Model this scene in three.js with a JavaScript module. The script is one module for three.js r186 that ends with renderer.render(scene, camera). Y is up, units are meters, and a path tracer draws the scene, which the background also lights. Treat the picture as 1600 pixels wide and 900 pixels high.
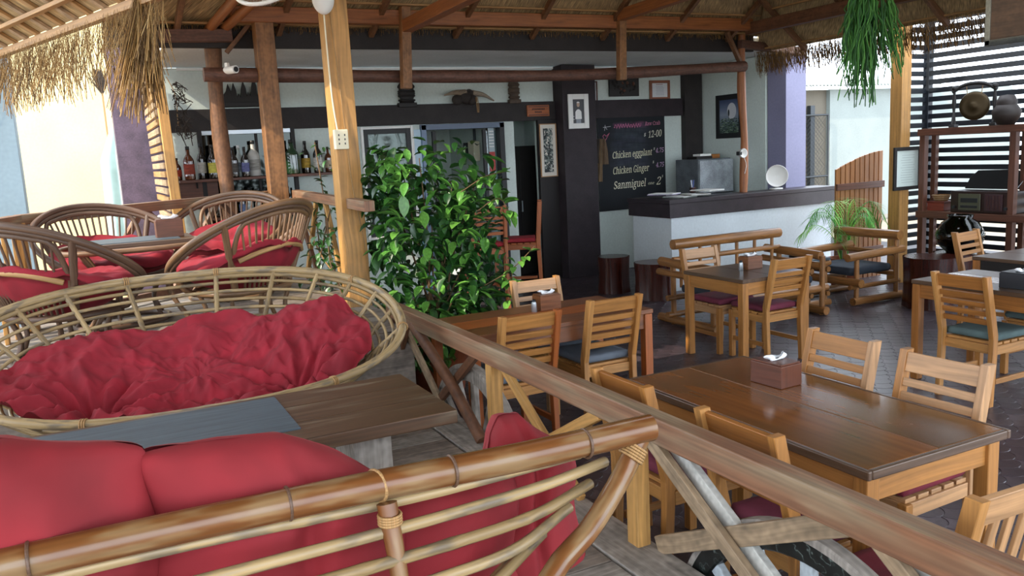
import * as THREE from 'three';
import { RoundedBoxGeometry } from 'three/addons/geometries/RoundedBoxGeometry.js';
import { mergeGeometries } from 'three/addons/utils/BufferGeometryUtils.js';
import { ImprovedNoise } from 'three/addons/math/ImprovedNoise.js';

// ---------------------------------------------------------------- camera, sky, sun, exposure
const scene = new THREE.Scene();
const D = Math.PI / 180;
const camera = new THREE.PerspectiveCamera(2 * Math.atan(450 / 1315) / D, 1600 / 900, 0.05, 200);
camera.rotation.order = 'YXZ';
camera.position.set(0, 1.8, 0);
camera.rotation.set(-9.25 * D, -26.3 * D, -2.95 * D);
camera.updateMatrixWorld();
scene.add(camera);

const renderer = new THREE.WebGLRenderer({ antialias: true });
renderer.toneMapping = THREE.LinearToneMapping;
renderer.toneMappingExposure = 1.25;
renderer.shadowMap.enabled = true;

const SKY = 4.2;
const skyTex = new THREE.DataTexture(new Float32Array(Array.from({ length: 8 * 4 }, () => [0.9 * SKY, 1.0 * SKY, 1.12 * SKY, 1]).flat()), 8, 4, THREE.RGBAFormat, THREE.FloatType);
skyTex.mapping = THREE.EquirectangularReflectionMapping;
skyTex.magFilter = THREE.LinearFilter;
skyTex.needsUpdate = true;
scene.background = skyTex;
scene.environment = skyTex;

const sun = new THREE.DirectionalLight(0xfff0d8, 5);
sun.position.set(-11, 9, -3);
sun.target.position.set(0, 0, -6);
sun.castShadow = true;
sun.shadow.mapSize.set(2048, 2048);
Object.assign(sun.shadow.camera, { left: -16, right: 16, top: 16, bottom: -16, near: 0.5, far: 50 });
scene.add(sun, sun.target);

// ---------------------------------------------------------------- helpers
let seed = 20240611;
const rnd = () => { seed = (seed + 0x6D2B79F5) | 0; let t = Math.imul(seed ^ (seed >>> 15), 1 | seed); t = (t + Math.imul(t ^ (t >>> 7), 61 | t)) ^ t; return ((t ^ (t >>> 14)) >>> 0) / 4294967296; };
const rr = (a, b) => a + (b - a) * rnd();
const perlin = new ImprovedNoise();
const N = (x, y, z = 0) => perlin.noise(x, y, z);
const fbm = (x, y, z = 0, o = 4) => { let s = 0, a = 0.5; for (let i = 0; i < o; i++) { s += a * N(x, y, z); x *= 2.03; y *= 2.03; z = z * 2.03 + 7.1; a *= 0.5; } return s; };
const V = (x, y, z) => new THREE.Vector3(x, y, z);
const clamp = (x, a, b) => Math.min(b, Math.max(a, x));
const smooth = (a, b, x) => { const t = clamp((x - a) / (b - a), 0, 1); return t * t * (3 - 2 * t); };

// photograph pixel -> point on a plane of the place
const F = 1315;
const dirOf = (px, py) => V((px - 800) / F, -(py - 450) / F, -1).applyMatrix4(new THREE.Matrix4().extractRotation(camera.matrixWorld));
const onY = (px, py, y) => { const d = dirOf(px, py); return camera.position.clone().addScaledVector(d, (y - 1.8) / d.y); };
const onZ = (px, py, z) => { const d = dirOf(px, py); return camera.position.clone().addScaledVector(d, z / d.z); };
const onX = (px, py, x) => { const d = dirOf(px, py); return camera.position.clone().addScaledVector(d, x / d.x); };

const counts = {};
const numbered = (name) => { const n = (counts[name] = (counts[name] ?? -1) + 1); return n ? `${name}_${String(n).padStart(3, '0')}` : name; };
function thing(name, label, category, [x, y, z] = [0, 0, 0], turn = 0, group, kind) {
  const o = new THREE.Group();
  o.name = numbered(name); o.position.set(x, y, z); o.rotation.y = turn;
  o.userData = { label, category };
  if (group) o.userData.group = group;
  if (kind) o.userData.kind = kind;
  scene.add(o);
  return o;
}
function part(parent, name, geo, mat, label) {
  const m = new THREE.Mesh(geo, mat);
  m.name = name; m.castShadow = m.receiveShadow = true;
  if (label) m.userData.label = label;
  parent.add(m);
  return m;
}
function solo(name, label, category, geo, mat, group, kind) {
  const m = part(scene, numbered(name), geo, mat);
  m.userData = { label, category };
  if (group) m.userData.group = group;
  if (kind) m.userData.kind = kind;
  return m;
}
function struct(name, geo, mat, label, category) {
  const m = geo ? new THREE.Mesh(geo, mat) : new THREE.Group();
  m.name = name; m.castShadow = m.receiveShadow = true;
  m.userData = { kind: 'structure', label, category };
  scene.add(m);
  return m;
}
function copyOf(root, [x, y, z], turn, label, group) {
  const r = root.clone();
  r.name = numbered(root.name.replace(/_\d{3}$/, ''));
  r.position.set(x, y, z); r.rotation.y = turn;
  if (label) r.userData.label = label;
  if (group) r.userData.group = group;
  scene.add(r);
  return r;
}

// ---- geometry
function uvMetres(g, axis, ox = rnd() * 7, oy = rnd() * 7) {             // box-projected uv in metres, v along `axis`
  if (g.index) g = g.toNonIndexed();
  const p = g.attributes.position, n = g.attributes.normal, uv = new Float32Array(p.count * 2);
  for (let i = 0; i < p.count; i += 3) {
    let nx = 0, ny = 0, nz = 0;
    for (let k = 0; k < 3; k++) { nx += n.getX(i + k); ny += n.getY(i + k); nz += n.getZ(i + k); }
    const a = [Math.abs(nx), Math.abs(ny), Math.abs(nz)], f = a[0] >= a[1] && a[0] >= a[2] ? 0 : a[1] >= a[2] ? 1 : 2;
    const rest = [0, 1, 2].filter((k) => k !== f);
    const vA = rest.includes(axis) ? axis : rest[1], uA = rest.find((k) => k !== vA);
    for (let k = 0; k < 3; k++) {
      const q = [p.getX(i + k), p.getY(i + k), p.getZ(i + k)];
      uv[2 * (i + k)] = q[uA] + ox + f * 0.37; uv[2 * (i + k) + 1] = q[vA] + oy;
    }
  }
  g.setAttribute('uv', new THREE.BufferAttribute(uv, 2));
  return g;
}
const longAxis = (w, h, d) => (w >= h && w >= d ? 0 : h >= d ? 1 : 2);
function box(w, h, d, r = 0.004, at = [0, 0, 0], rot) {
  const m = Math.min(w, h, d);
  let g = m < 0.003 || r <= 0 ? new THREE.BoxGeometry(w, h, d).toNonIndexed() : new RoundedBoxGeometry(w, h, d, 1, Math.min(r, m * 0.45));
  g = uvMetres(g, longAxis(w, h, d));
  if (rot) g.applyMatrix4(new THREE.Matrix4().makeRotationFromEuler(new THREE.Euler(...rot)));
  return g.translate(...at);
}
// a squared timber from a to b, w across (horizontal), h deep
function bar(a, b, w, h = w, r = 0.004, roll = 0) {
  const d = b.clone().sub(a), L = d.length();
  const g = box(w, h, L, r);
  const m = new THREE.Matrix4(), up = Math.abs(d.y) / L > 0.99 ? V(0, 0, 1) : V(0, 1, 0);
  m.lookAt(b, a, up);
  if (roll) g.rotateZ(roll);
  g.applyMatrix4(m);
  return g.translate((a.x + b.x) / 2, (a.y + b.y) / 2, (a.z + b.z) / 2);
}
// swept round section; rf(s, L) radius along the length; capped
function sweep(pts, rf, { radial = 8, step = 0.05, closed = false, max = 200, tension = 0.5 } = {}) {
  const curve = pts.length === 2 && !closed ? new THREE.LineCurve3(pts[0], pts[1]) : new THREE.CatmullRomCurve3(pts, closed, 'centripetal', tension);
  const L = curve.getLength(), n = clamp(Math.ceil(L / step), 2, max);
  const fr = curve.computeFrenetFrames(n, closed), pos = [], nor = [], uv = [], idx = [];
  const f = typeof rf === 'function' ? rf : () => rf, ou = rnd() * 5, ov = rnd() * 5;
  for (let i = 0; i <= n; i++) {
    const c = curve.getPointAt(i / n), N1 = fr.normals[i], B = fr.binormals[i], r = f((i / n) * L, L);
    for (let k = 0; k <= radial; k++) {
      const a = (k / radial) * 2 * Math.PI, s = Math.sin(a), co = -Math.cos(a);
      const x = co * N1.x + s * B.x, y = co * N1.y + s * B.y, z = co * N1.z + s * B.z;
      pos.push(c.x + r * x, c.y + r * y, c.z + r * z); nor.push(x, y, z);
      uv.push(ou + (k / radial) * 6.283 * r, ov + (i / n) * L);
    }
  }
  const w = radial + 1;
  for (let i = 0; i < n; i++) for (let k = 0; k < radial; k++) { const a = i * w + k, b = a + w; idx.push(a, b, a + 1, b, b + 1, a + 1); }
  if (!closed) for (const e of [0, n]) {
    const c = curve.getPointAt(e / n), t = curve.getTangentAt(e / n).multiplyScalar(e ? 1 : -1), o = pos.length / 3;
    pos.push(c.x, c.y, c.z); nor.push(t.x, t.y, t.z); uv.push(ou, ov);
    for (let k = 0; k <= radial; k++) { const s = (e * w + k) * 3; pos.push(pos[s], pos[s + 1], pos[s + 2]); nor.push(t.x, t.y, t.z); uv.push(ou + 0.02 * Math.cos(k), ov + 0.02 * Math.sin(k)); }
    for (let k = 0; k < radial; k++) e ? idx.push(o, o + 2 + k, o + 1 + k) : idx.push(o, o + 1 + k, o + 2 + k);
  }
  const g = new THREE.BufferGeometry();
  g.setAttribute('position', new THREE.Float32BufferAttribute(pos, 3));
  g.setAttribute('normal', new THREE.Float32BufferAttribute(nor, 3));
  g.setAttribute('uv', new THREE.Float32BufferAttribute(uv, 2));
  g.setIndex(idx);
  return g;
}
const nodes = (r, gap = 0.28, amp = 0.12, w = 0.012) => { const o = rnd() * gap; return (s) => { const q = (((s + o) % gap) + gap) % gap - gap / 2; return r * (1 + amp * Math.exp(-(q * q) / (w * w))); }; };
const cane = (pts, r, opt = {}) => sweep(pts, nodes(r, opt.gap ?? 0.3, opt.amp ?? 0.1, opt.w ?? 0.012), { step: opt.step ?? 0.04, radial: opt.radial ?? 7, closed: opt.closed, max: opt.max ?? 160 });
const join = (list) => mergeGeometries(list.map((g) => { const q = g.index ? g.toNonIndexed() : g; for (const k of Object.keys(q.attributes)) if (!['position', 'normal', 'uv'].includes(k)) q.deleteAttribute(k); return q; }));
function lathe(profile, seg = 24) { const g = new THREE.LatheGeometry(profile.map(([r, y]) => new THREE.Vector2(r, y)), seg); return g; }
function extrude(points, depth, bevel = 0, holes = []) {
  const s = new THREE.Shape(points.map(([x, y]) => new THREE.Vector2(x, y)));
  for (const h of holes) s.holes.push(new THREE.Path(h.map(([x, y]) => new THREE.Vector2(x, y))));
  return new THREE.ExtrudeGeometry(s, { depth, bevelEnabled: bevel > 0, bevelSize: bevel, bevelThickness: bevel, bevelSegments: 1, curveSegments: 12 });
}
// a grid surface f(u,v)->Vector3, u,v in 0..1
function surface(f, nu, nv, uvScale = [1, 1]) {
  const pos = [], uv = [], idx = [];
  for (let j = 0; j <= nv; j++) for (let i = 0; i <= nu; i++) { const p = f(i / nu, j / nv); pos.push(p.x, p.y, p.z); uv.push((i / nu) * uvScale[0], (j / nv) * uvScale[1]); }
  for (let j = 0; j < nv; j++) for (let i = 0; i < nu; i++) { const a = j * (nu + 1) + i, b = a + nu + 1; idx.push(a, a + 1, b, b, a + 1, b + 1); }
  const g = new THREE.BufferGeometry();
  g.setAttribute('position', new THREE.Float32BufferAttribute(pos, 3));
  g.setAttribute('uv', new THREE.Float32BufferAttribute(uv, 2));
  g.setIndex(idx); g.computeVertexNormals();
  return g;
}

// ---- textures
function tex(w, h, f, { srgb = true, repeat = [1, 1] } = {}) {
  const d = new Uint8Array(w * h * 4);
  for (let y = 0; y < h; y++) for (let x = 0; x < w; x++) { const c = f(x / w, y / h), o = 4 * (y * w + x); for (let k = 0; k < 3; k++) d[o + k] = clamp(255 * (Array.isArray(c) ? c[k] : c), 0, 255); d[o + 3] = 255; }
  const t = new THREE.DataTexture(d, w, h);
  t.wrapS = t.wrapT = THREE.RepeatWrapping; t.magFilter = THREE.LinearFilter; t.minFilter = THREE.LinearMipmapLinearFilter; t.generateMipmaps = true;
  if (srgb) t.colorSpace = THREE.SRGBColorSpace;
  t.repeat.set(...repeat); t.needsUpdate = true;
  return t;
}
// noise that tiles over the unit square
const tile = (f) => (u, v) => { const a = smooth(0.85, 1, u), b = smooth(0.85, 1, v); const m = (x, y, t) => x + (y - x) * t; return m(m(f(u, v), f(u - 1, v), a), m(f(u, v - 1), f(u - 1, v - 1), a), b); };
const grainF = (k, con, worn) => tile((u, v) => {
  const wob = 0.05 * N(u * 3 + k, v * 2.2, k);
  let g = 0.86 + con * (0.28 * N((u + wob) * 26, v * 1.6, k) + 0.2 * N((u + wob) * 70, v * 4, k + 3) + 0.15 * N((u + wob) * 8, v * 1.1, k + 9));
  if (worn) g += worn * (0.5 * fbm(u * 5, v * 9, k + 20) + 0.25 * N(u * 22, v * 30, k));
  return clamp(g, 0.15, 1);
});
const tGrain = tex(256, 512, grainF(1, 0.5, 0.1), { repeat: [2, 1] });
const tGrainSoft = tex(256, 512, grainF(5, 0.45, 0.08), { repeat: [2, 1] });
const tCalm = tex(256, 512, grainF(17, 0.2, 0.1), { repeat: [2, 1] });
const tWorn = tex(256, 512, grainF(11, 0.5, 0.5), { repeat: [2, 1] });
const tSpeck = tex(256, 256, tile((u, v) => clamp(0.9 + 0.35 * fbm(u * 6, v * 6, 4) + 0.12 * N(u * 60, v * 60, 3), 0, 1)), { repeat: [1, 1] });
const tPlaster = tex(512, 512, tile((u, v) => clamp(0.955 + 0.07 * fbm(u * 4, v * 4, 9) + 0.03 * N(u * 70, v * 70, 1), 0, 1)), { repeat: [0.5, 0.5] });
const tBamboo = tex(128, 512, tile((u, v) => { const s = 0.82 + 0.2 * N(u * 30, v * 2, 2) + 0.3 * fbm(u * 5, v * 3, 12); return clamp(s, 0, 1); }), { repeat: [4, 1.3] });
// two-tone weathering: mixes two colours of the material itself along streaks and patches
const tint = (f, g, c1, c2) => { const a = tile(f), b = tile(g); return (u, v) => { const t = clamp(a(u, v), 0, 1), s = b(u, v); return [0, 1, 2].map((k) => clamp((c1[k] + (c2[k] - c1[k]) * t) * s, 0, 1)); }; };
const streak = (k, sx, sy, lo, hi) => (u, v) => smooth(lo, hi, fbm(u * sx, v * sy, k) + 0.25 * N(u * sx * 4, v * sy * 2, k + 2));
const tPole = tex(256, 512, tint(streak(3, 5, 4, -0.12, 0.25), (u, v) => 0.94 + 0.12 * N(u * 30, v * 2, 2), [0.47, 0.29, 0.15], [0.58, 0.46, 0.32]), { repeat: [3, 1] });
const tCane = tex(256, 512, tint(streak(13, 5, 6, -0.05, 0.35), (u, v) => 0.93 + 0.14 * N(u * 40, v * 3, 4), [0.68, 0.58, 0.41], [0.5, 0.44, 0.35]), { repeat: [4, 1.4] });
const tRailWorn = tex(256, 1024, tint(streak(23, 4, 3, -0.2, 0.3), (u, v) => 0.9 + 0.2 * N(u * 46, v * 3, 7) + 0.14 * fbm(u * 12, v * 12, 5), [0.56, 0.39, 0.28], [0.62, 0.53, 0.42]), { repeat: [2, 0.5] });
const tTop = tex(512, 512, tint(streak(31, 3, 2.2, -0.25, 0.3), (u, v) => 0.95 + 0.1 * N(u * 40, v * 2, 9), [0.53, 0.33, 0.17], [0.43, 0.30, 0.18]), { repeat: [1, 0.7] });
const tCoffee = tex(256, 512, tint(streak(41, 6, 2, 0.0, 0.4), (u, v) => 0.9 + 0.25 * N(u * 50, v * 3, 3), [0.36, 0.25, 0.16], [0.5, 0.44, 0.36]), { repeat: [2, 0.8] });
const tFabric = tex(256, 256, tile((u, v) => clamp(0.9 + 0.28 * fbm(u * 3, v * 3, 21), 0, 1)), { repeat: [1.5, 1.5] });
const tWeave = tex(64, 64, (u, v) => 0.5 + 0.25 * Math.sin(u * 6.283 * 16) + 0.25 * Math.sin(v * 6.283 * 16), { srgb: false, repeat: [8, 8] });
const tThatch = tex(512, 512, tile((u, v) => { const s = 0.76 + 0.24 * N(u * 60, v * 5, 2) + 0.18 * N(u * 150, v * 9, 4) + 0.2 * fbm(u * 4, v * 4, 6); return clamp(s, 0.12, 1); }), { repeat: [1.2, 1.2] });
const tFine = tex(128, 128, tile((u, v) => clamp(0.5 + 0.5 * fbm(u * 10, v * 10, 2), 0, 1)), { srgb: false, repeat: [3, 3] });

// ---- materials (sRGB base colours read off the photograph)
const mat = (color, roughness = 0.7, o = {}) => new THREE.MeshStandardMaterial({ color, roughness, ...o });
const phys = (color, roughness, o = {}) => new THREE.MeshPhysicalMaterial({ color, roughness, ...o });
const wood = (color, roughness = 0.55, map = tGrain, o = {}) => mat(color, roughness, { map, bumpMap: map, bumpScale: 0.0006, ...o });
const M = {
  teak: wood('#bb8041', 0.42, tGrainSoft), teakB: wood('#c78e4f', 0.42, tGrainSoft), teakC: wood('#b07236', 0.42, tGrainSoft), teakPale: wood('#cd9d6e', 0.45, tGrainSoft),
  redwood: wood('#b5632d', 0.45, tGrainSoft), tableTop: mat('#ffffff', 0.15, { map: tTop }), tableTopB: mat('#efefef', 0.15, { map: tTop }), tableDark: wood('#6b5443', 0.28, tGrain), tableRed: wood('#8a5534', 0.35, tGrain),
  post: wood('#d09a55', 0.5, tGrain), postBrown: wood('#96683f', 0.55, tWorn), postLog: wood('#80583a', 0.6, tWorn), beamRed: wood('#ad6a3a', 0.5, tGrain), log: wood('#6d4a3c', 0.6, tWorn),
  rail: wood('#f4f4f4', 0.55, tRailWorn), railGrey: wood('#a58d70', 0.6, tWorn), railDark: wood('#744c33', 0.55, tWorn), brace: wood('#cf9c58', 0.55, tGrain), braceWhite: mat('#c5c4bd', 0.6, { map: tSpeck }),
  deck: wood('#8b7f74', 0.75, tWorn), deckGrey: wood('#a39b92', 0.75, tWorn), slateWood: wood('#4e5d68', 0.6, tGrain), coffee: wood('#f0f0f0', 0.45, tCoffee),
  batten: wood('#b98d58', 0.6, tGrain), slat: wood('#b89a78', 0.7, tWorn), picket: wood('#b07846', 0.6, tGrain), frameBrown: wood('#6e4331', 0.5, tGrain), stump: wood('#43190f', 0.22, tGrain), shelfRed: wood('#6b3d28', 0.45, tGrain),
  wallWhite: mat('#d6e2dc', 0.85, { map: tPlaster, bumpMap: tFine, bumpScale: 0.0008 }), ceilWhite: mat('#eef4f8', 0.9, { map: tPlaster }), counterWhite: mat('#d5dfe4', 0.7, { map: tPlaster }),
  bandDark: mat('#2b2524', 0.7, { map: tSpeck }), purple: mat('#5f5062', 0.65, { map: tSpeck }), purpleDark: mat('#2c2228', 0.7, { map: tSpeck }), lavender: mat('#8a89a6', 0.7, { map: tPlaster }), counterTop: mat('#332930', 0.4, { map: tSpeck }),
  yellow: mat('#e6d29b', 0.85, { map: tPlaster }), bluePaint: mat('#8aa0ad', 0.75, { map: tPlaster }), greyWall: mat('#bdbab0', 0.85, { map: tPlaster }), taupe: mat('#a8a092', 0.85, { map: tPlaster }),
  bamboo: mat('#f4f4f4', 0.4, { map: tCane, bumpMap: tBamboo, bumpScale: 0.0005 }), bambooOld: mat('#d8d4cc', 0.5, { map: tCane, bumpMap: tBamboo, bumpScale: 0.0006 }), bambooBrown: mat('#b07a45', 0.3, { map: tBamboo, bumpMap: tBamboo, bumpScale: 0.0005 }), bambooGlossy: mat('#f2f2f2', 0.24, { map: tPole }), rattan: mat('#8d6b4c', 0.45, { map: tBamboo }), rattanDark: mat('#6f5340', 0.5, { map: tBamboo }), binding: mat('#c0955f', 0.6, { map: tBamboo }),
  red: phys('#951528', 0.85, { map: tFabric, sheen: 0.15, sheenColor: new THREE.Color('#d86a72'), sheenRoughness: 0.6 }), redB: phys('#931f28', 0.85, { map: tFabric, sheen: 0.15, sheenColor: new THREE.Color('#cc6a6c'), sheenRoughness: 0.6 }),
  maroon: mat('#7a2f45', 0.85, { map: tFabric }), maroonDeep: mat('#7d1f33', 0.85, { map: tFabric }), greyCush: mat('#6b7480', 0.85, { map: tFabric }), tealCush: mat('#5f7474', 0.85, { map: tFabric }), navyCush: mat('#38424f', 0.8, { map: tFabric }), redSeat: mat('#a3222f', 0.8, { map: tFabric }),
  thatch: mat('#dcbc8a', 0.95, { map: tThatch, bumpMap: tThatch, bumpScale: 0.008 }), straw: mat('#94713f', 0.9), strawDark: mat('#5f472a', 0.9), strawPale: mat('#b59562', 0.9),
  black: mat('#15171a', 0.5), blackWood: mat('#1e1a19', 0.6, { map: tGrain }), darkSlat: mat('#101a25', 0.6, { map: tSpeck }), metalDark: mat('#3c4044', 0.4, { metalness: 0.7 }), steel: mat('#b8c0c6', 0.35, { metalness: 0.8 }), fridge: mat('#a3abb0', 0.4, { metalness: 0.15, map: tSpeck }), fridgeSide: mat('#687076', 0.45, { map: tSpeck }),
  white: mat('#e8e8e4', 0.5), paper: mat('#e9ebe8', 0.9), cream: mat('#e6ddc0', 0.5), leaf: phys('#3f8a2c', 0.38, { side: THREE.DoubleSide, transmission: 0 }), stem: mat('#6a5136', 0.85), terracotta: mat('#a0522d', 0.8, { map: tSpeck }), dirt: mat('#2e241c', 1),
  floor: mat('#2c2529', 0.6, { map: tSpeck }), concrete: mat('#8b857c', 0.9, { map: tPlaster }), ground: mat('#8d8170', 0.95, { map: tPlaster }),
};

// ================================================================ the setting
const ZW = -10.3, DECK = 0.30, DECK2 = 0.72;
struct('ground', box(80, 0.2, 80, 0, [5, -0.22, -10]), M.ground, 'bare pale ground around the open restaurant', 'ground');

// ---- dining floor: fish-scale pavers in dark grout
{
  const floor = struct('floor', box(10.6, 0.12, 13.2, 0, [6.5, -0.072, -5.1]), M.floor, 'dark floor of fish scale shaped pavers', 'floor');
  const w = 0.17, r = w / 2 - 0.007, s = new THREE.Shape();
  s.moveTo(-r, 0); s.absarc(0, 0, r, Math.PI, 2 * Math.PI, false);
  s.absarc(r + 0.004, r + 0.004, r, -Math.PI / 2 + 0.06, -Math.PI, true);
  s.absarc(-r - 0.004, r + 0.004, r, 0, -Math.PI / 2 - 0.06, true);
  const g = new THREE.ExtrudeGeometry(s, { depth: 0.010, bevelEnabled: true, bevelSize: 0.003, bevelThickness: 0.003, bevelSegments: 1, curveSegments: 4 });
  g.rotateX(-Math.PI / 2); g.translate(0, -0.0135, 0);
  const mats = ['#4d4047', '#433840', '#584c54', '#483c43'].map((c) => mat(c, 0.36, { map: tSpeck }));
  const spots = [];
  for (let j = 0; j < 160; j++) for (let i = 0; i < 60; i++) {
    const x = 1.2 + i * w + (j % 2) * w / 2, z = -10.2 + j * w / 2;
    if (x > 11.2 || z > 0.6) continue;
    const p = V(x, 0, z).project(camera), inView = Math.abs(p.x) < 1 && Math.abs(p.y) < 1 && x > 2.9 && !(x > 4.3 && x < 5.3 && z > -5.8 && z < -4.9);
    spots.push([x, z, inView ? Math.hypot(x, z) : 100 + Math.hypot(x, z), (i * 7 + j * 13 + Math.floor(rnd() * 4)) % 4]);
  }
  spots.sort((a, b) => a[2] - b[2]);
  spots.slice(0, 300).forEach(([x, z, , k]) => { const m = part(floor, 'paver', g, mats[k]); m.position.set(x, rr(-0.0015, 0.0008), z); });
  mats.forEach((mt, k) => {
    const list = spots.slice(300).filter((q) => q[3] === k), im = new THREE.InstancedMesh(g, mt, list.length);
    list.forEach(([x, z], n) => im.setMatrixAt(n, new THREE.Matrix4().makeTranslation(x, rr(-0.0015, 0.0008), z)));
    im.name = 'far_pavers'; im.userData.kind = 'stuff'; im.castShadow = im.receiveShadow = true; floor.add(im);
  });
}

// ---- the two deck levels, board by board
const leftEdge = (z) => -0.85 + (z < -6.7 ? (-6.7 - z) * 1.06 : 0);
{
  const d1 = thing('deck', 'low timber deck under the bamboo sofa', 'deck', [0, 0, 0], 0, undefined, 'structure');
  part(d1, 'joist_frame', join([box(0.1, 0.2, 5.6, 0.004, [-1.1, 0.14, -2.3]), box(0.1, 0.2, 5.6, 0.004, [0.3, 0.14, -2.3]), box(0.1, 0.2, 5.6, 0.004, [1.66, 0.14, -2.3])]), M.railDark);
  for (let z = -5.0, k = 0; z < 0.5; z += 0.146, k++) part(d1, 'board', box(2.74, 0.028, 0.14, 0.004, [0.19, DECK - 0.014 + rr(-0.001, 0.001), z]), k % 3 ? M.deck : M.deckGrey);
  part(d1, 'edge_board', box(0.2, 0.034, 5.55, 0.005, [1.67, DECK - 0.012, -2.32]), M.deckGrey);
  const d2 = thing('raised_deck', 'raised grey timber deck carrying the round rattan chairs', 'deck', [0, 0, 0], 0, undefined, 'structure');
  part(d2, 'riser', box(2.45, 0.38, 0.03, 0.004, [0.55, DECK + 0.2, -5.085]), M.deck);
  for (let z = -5.17; z > -8.45; z -= 0.146) { const a = leftEdge(z), b = 1.8; part(d2, 'board', box(b - a, 0.028, 0.136, 0.004, [(a + b) / 2, DECK2 - 0.014 + rr(-0.001, 0.001), z]), rnd() < 0.5 ? M.deckGrey : M.deck); }
  part(d2, 'joist_frame', join([box(0.1, 0.66, 3.3, 0.004, [1.68, 0.35, -6.75]), box(0.1, 0.66, 1.5, 0.004, [-0.5, 0.35, -5.9]), box(1.2, 0.66, 0.1, 0.004, [1.1, 0.35, -8.3])]), M.railDark);
}

// ---- back wall with its openings
{
  const T = 0.2, zc = ZW - T / 2, list = [], seg = (x0, x1, y0, y1) => list.push(box(x1 - x0, y1 - y0, T, 0, [(x0 + x1) / 2, (y0 + y1) / 2, zc]));
  seg(0.9, 3.9, 0, 2.9); seg(3.9, 5.08, 2.18, 2.9); seg(5.08, 5.24, 0, 2.9); seg(5.24, 5.66, 2.2, 2.9); seg(5.66, 8.6, 0, 2.9);
  struct('wall_back', join(list), M.wallWhite, 'white plastered back wall of the bar', 'wall');
  struct('wall_purple', box(0.5, 3.2, 0.24, 0.004, [0.6, 1.6, ZW - 0.14]), M.purple, 'purple painted wall end beside the slatted screen', 'wall');
  const band = (n, g, m, l) => struct('trim_' + n, g, m, l, 'trim');
  band(1, box(4.95, 0.25, 0.05, 0.003, [3.4, 2.315, ZW + 0.02]), M.bandDark, 'dark brown band across the wall above the bar shelf');
  band(2, box(1.75, 0.25, 0.05, 0.003, [7.25, 2.315, ZW + 0.02]), M.purpleDark, 'dark band on the wall above the chalkboard');
  band(3, box(0.16, 0.48, 0.06, 0.003, [2.79, 2.66, ZW + 0.02]), M.bandDark, 'short dark upright on the wall above the bar band');
  band(4, box(0.32, 2.9, 0.1, 0.003, [8.21, 1.45, ZW + 0.05]), M.bandDark, 'dark pilaster on the wall beside the refrigerator');
  band(5, box(0.53, 2.9, 0.3, 0.006, [6.135, 1.45, ZW + 0.1]), M.purpleDark, 'dark purple column beside the chalkboard');
  band(6, box(6.9, 0.03, 0.03, 0.003, [4.5, 2.885, ZW + 0.015]), M.white, 'thin pale moulding where wall meets ceiling');
  struct('ceiling', box(8.02, 0.16, 1.84, 0, [4.79, 2.99, -9.46]), M.ceilWhite, 'white underside of the concrete slab over the bar', 'ceiling');
  struct('trim_7', box(7.5, 0.2, 0.06, 0.003, [4.05, 2.99, -8.51]), M.bandDark, 'dark fascia along the front of the concrete slab', 'trim');
  struct('wall_side', box(0.2, 2.9, 1.42, 0, [8.5, 1.45, -9.62]), M.wallWhite, 'grey white side wall with a framed picture', 'wall');
  struct('wall_lavender', box(0.36, 2.9, 0.34, 0.004, [8.6, 1.45, -8.72]), M.lavender, 'lavender painted column behind the counter end', 'wall');
  // rooms behind the openings
  struct('wall_room', join([box(1.9, 2.6, 0.1, 0, [4.5, 1.3, -12.3]), box(0.1, 2.6, 2, 0, [3.6, 1.3, -11.4]), box(0.1, 2.6, 2, 0, [5.16, 1.3, -11.5]), box(1.9, 0.1, 2, 0, [4.45, 2.6, -11.4])]), M.wallWhite, 'plain walls of the room behind the sliding door', 'wall');
  struct('wall_passage', join([box(0.1, 2.6, 1.2, 0, [6.1, 1.3, -11.1]), box(1.0, 0.1, 1.2, 0, [5.7, 2.6, -11.1]), box(1, 2.6, 0.1, 0, [5.7, 1.3, -11.6])]), M.wallWhite, 'pale wall of the passage behind the second doorway', 'wall');
  const d = struct('door_1', null, null, 'dark brown wooden door standing in the second doorway', 'door');
  part(d, 'leaf', box(0.62, 1.86, 0.05, 0.004, [5.56, 0.93, -10.9]), M.blackWood);
  part(d, 'panel', box(0.2, 1.4, 0.02, 0.01, [5.44, 0.95, -10.87]), M.blackWood); part(d, 'panel', box(0.2, 1.4, 0.02, 0.01, [5.68, 0.95, -10.87]), M.blackWood);
  part(d, 'handle', box(0.02, 0.16, 0.03, 0.006, [5.6, 1.0, -10.855]), M.steel);
  struct('wall_dark_panel', box(0.3, 2.2, 0.06, 0.003, [5.73, 1.1, ZW + 0.03]), mat('#1a1110', 0.6, { map: tGrain }), 'dark brown timber panel beside the doorway', 'wall');
  const f = struct('door_2', null, null, 'sliding door with blue grey frame and bluish glass', 'door');
  part(f, 'jamb', box(0.07, 2.18, 0.14, 0.004, [3.93, 1.09, ZW - 0.02]), mat('#6a7f9c', 0.4)); part(f, 'jamb', box(0.07, 2.18, 0.14, 0.004, [5.04, 1.09, ZW - 0.02]), M.black);
  part(f, 'head', box(1.18, 0.07, 0.14, 0.004, [4.48, 2.15, ZW - 0.02]), mat('#56667c', 0.4));
  part(f, 'stile', box(0.05, 2.1, 0.04, 0.004, [4.1, 1.05, ZW - 0.06]), M.black); part(f, 'stile', box(0.05, 2.1, 0.04, 0.004, [4.82, 1.05, ZW - 0.06]), M.black);
  part(f, 'glass', box(0.18, 2.06, 0.006, 0, [4.92, 1.05, ZW - 0.06]), phys('#dfeef0', 0.05, { transmission: 1, thickness: 0 }));
  const f2 = struct('window_1', null, null, 'narrow blue glass side panel beside the sliding door', 'window');
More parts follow.
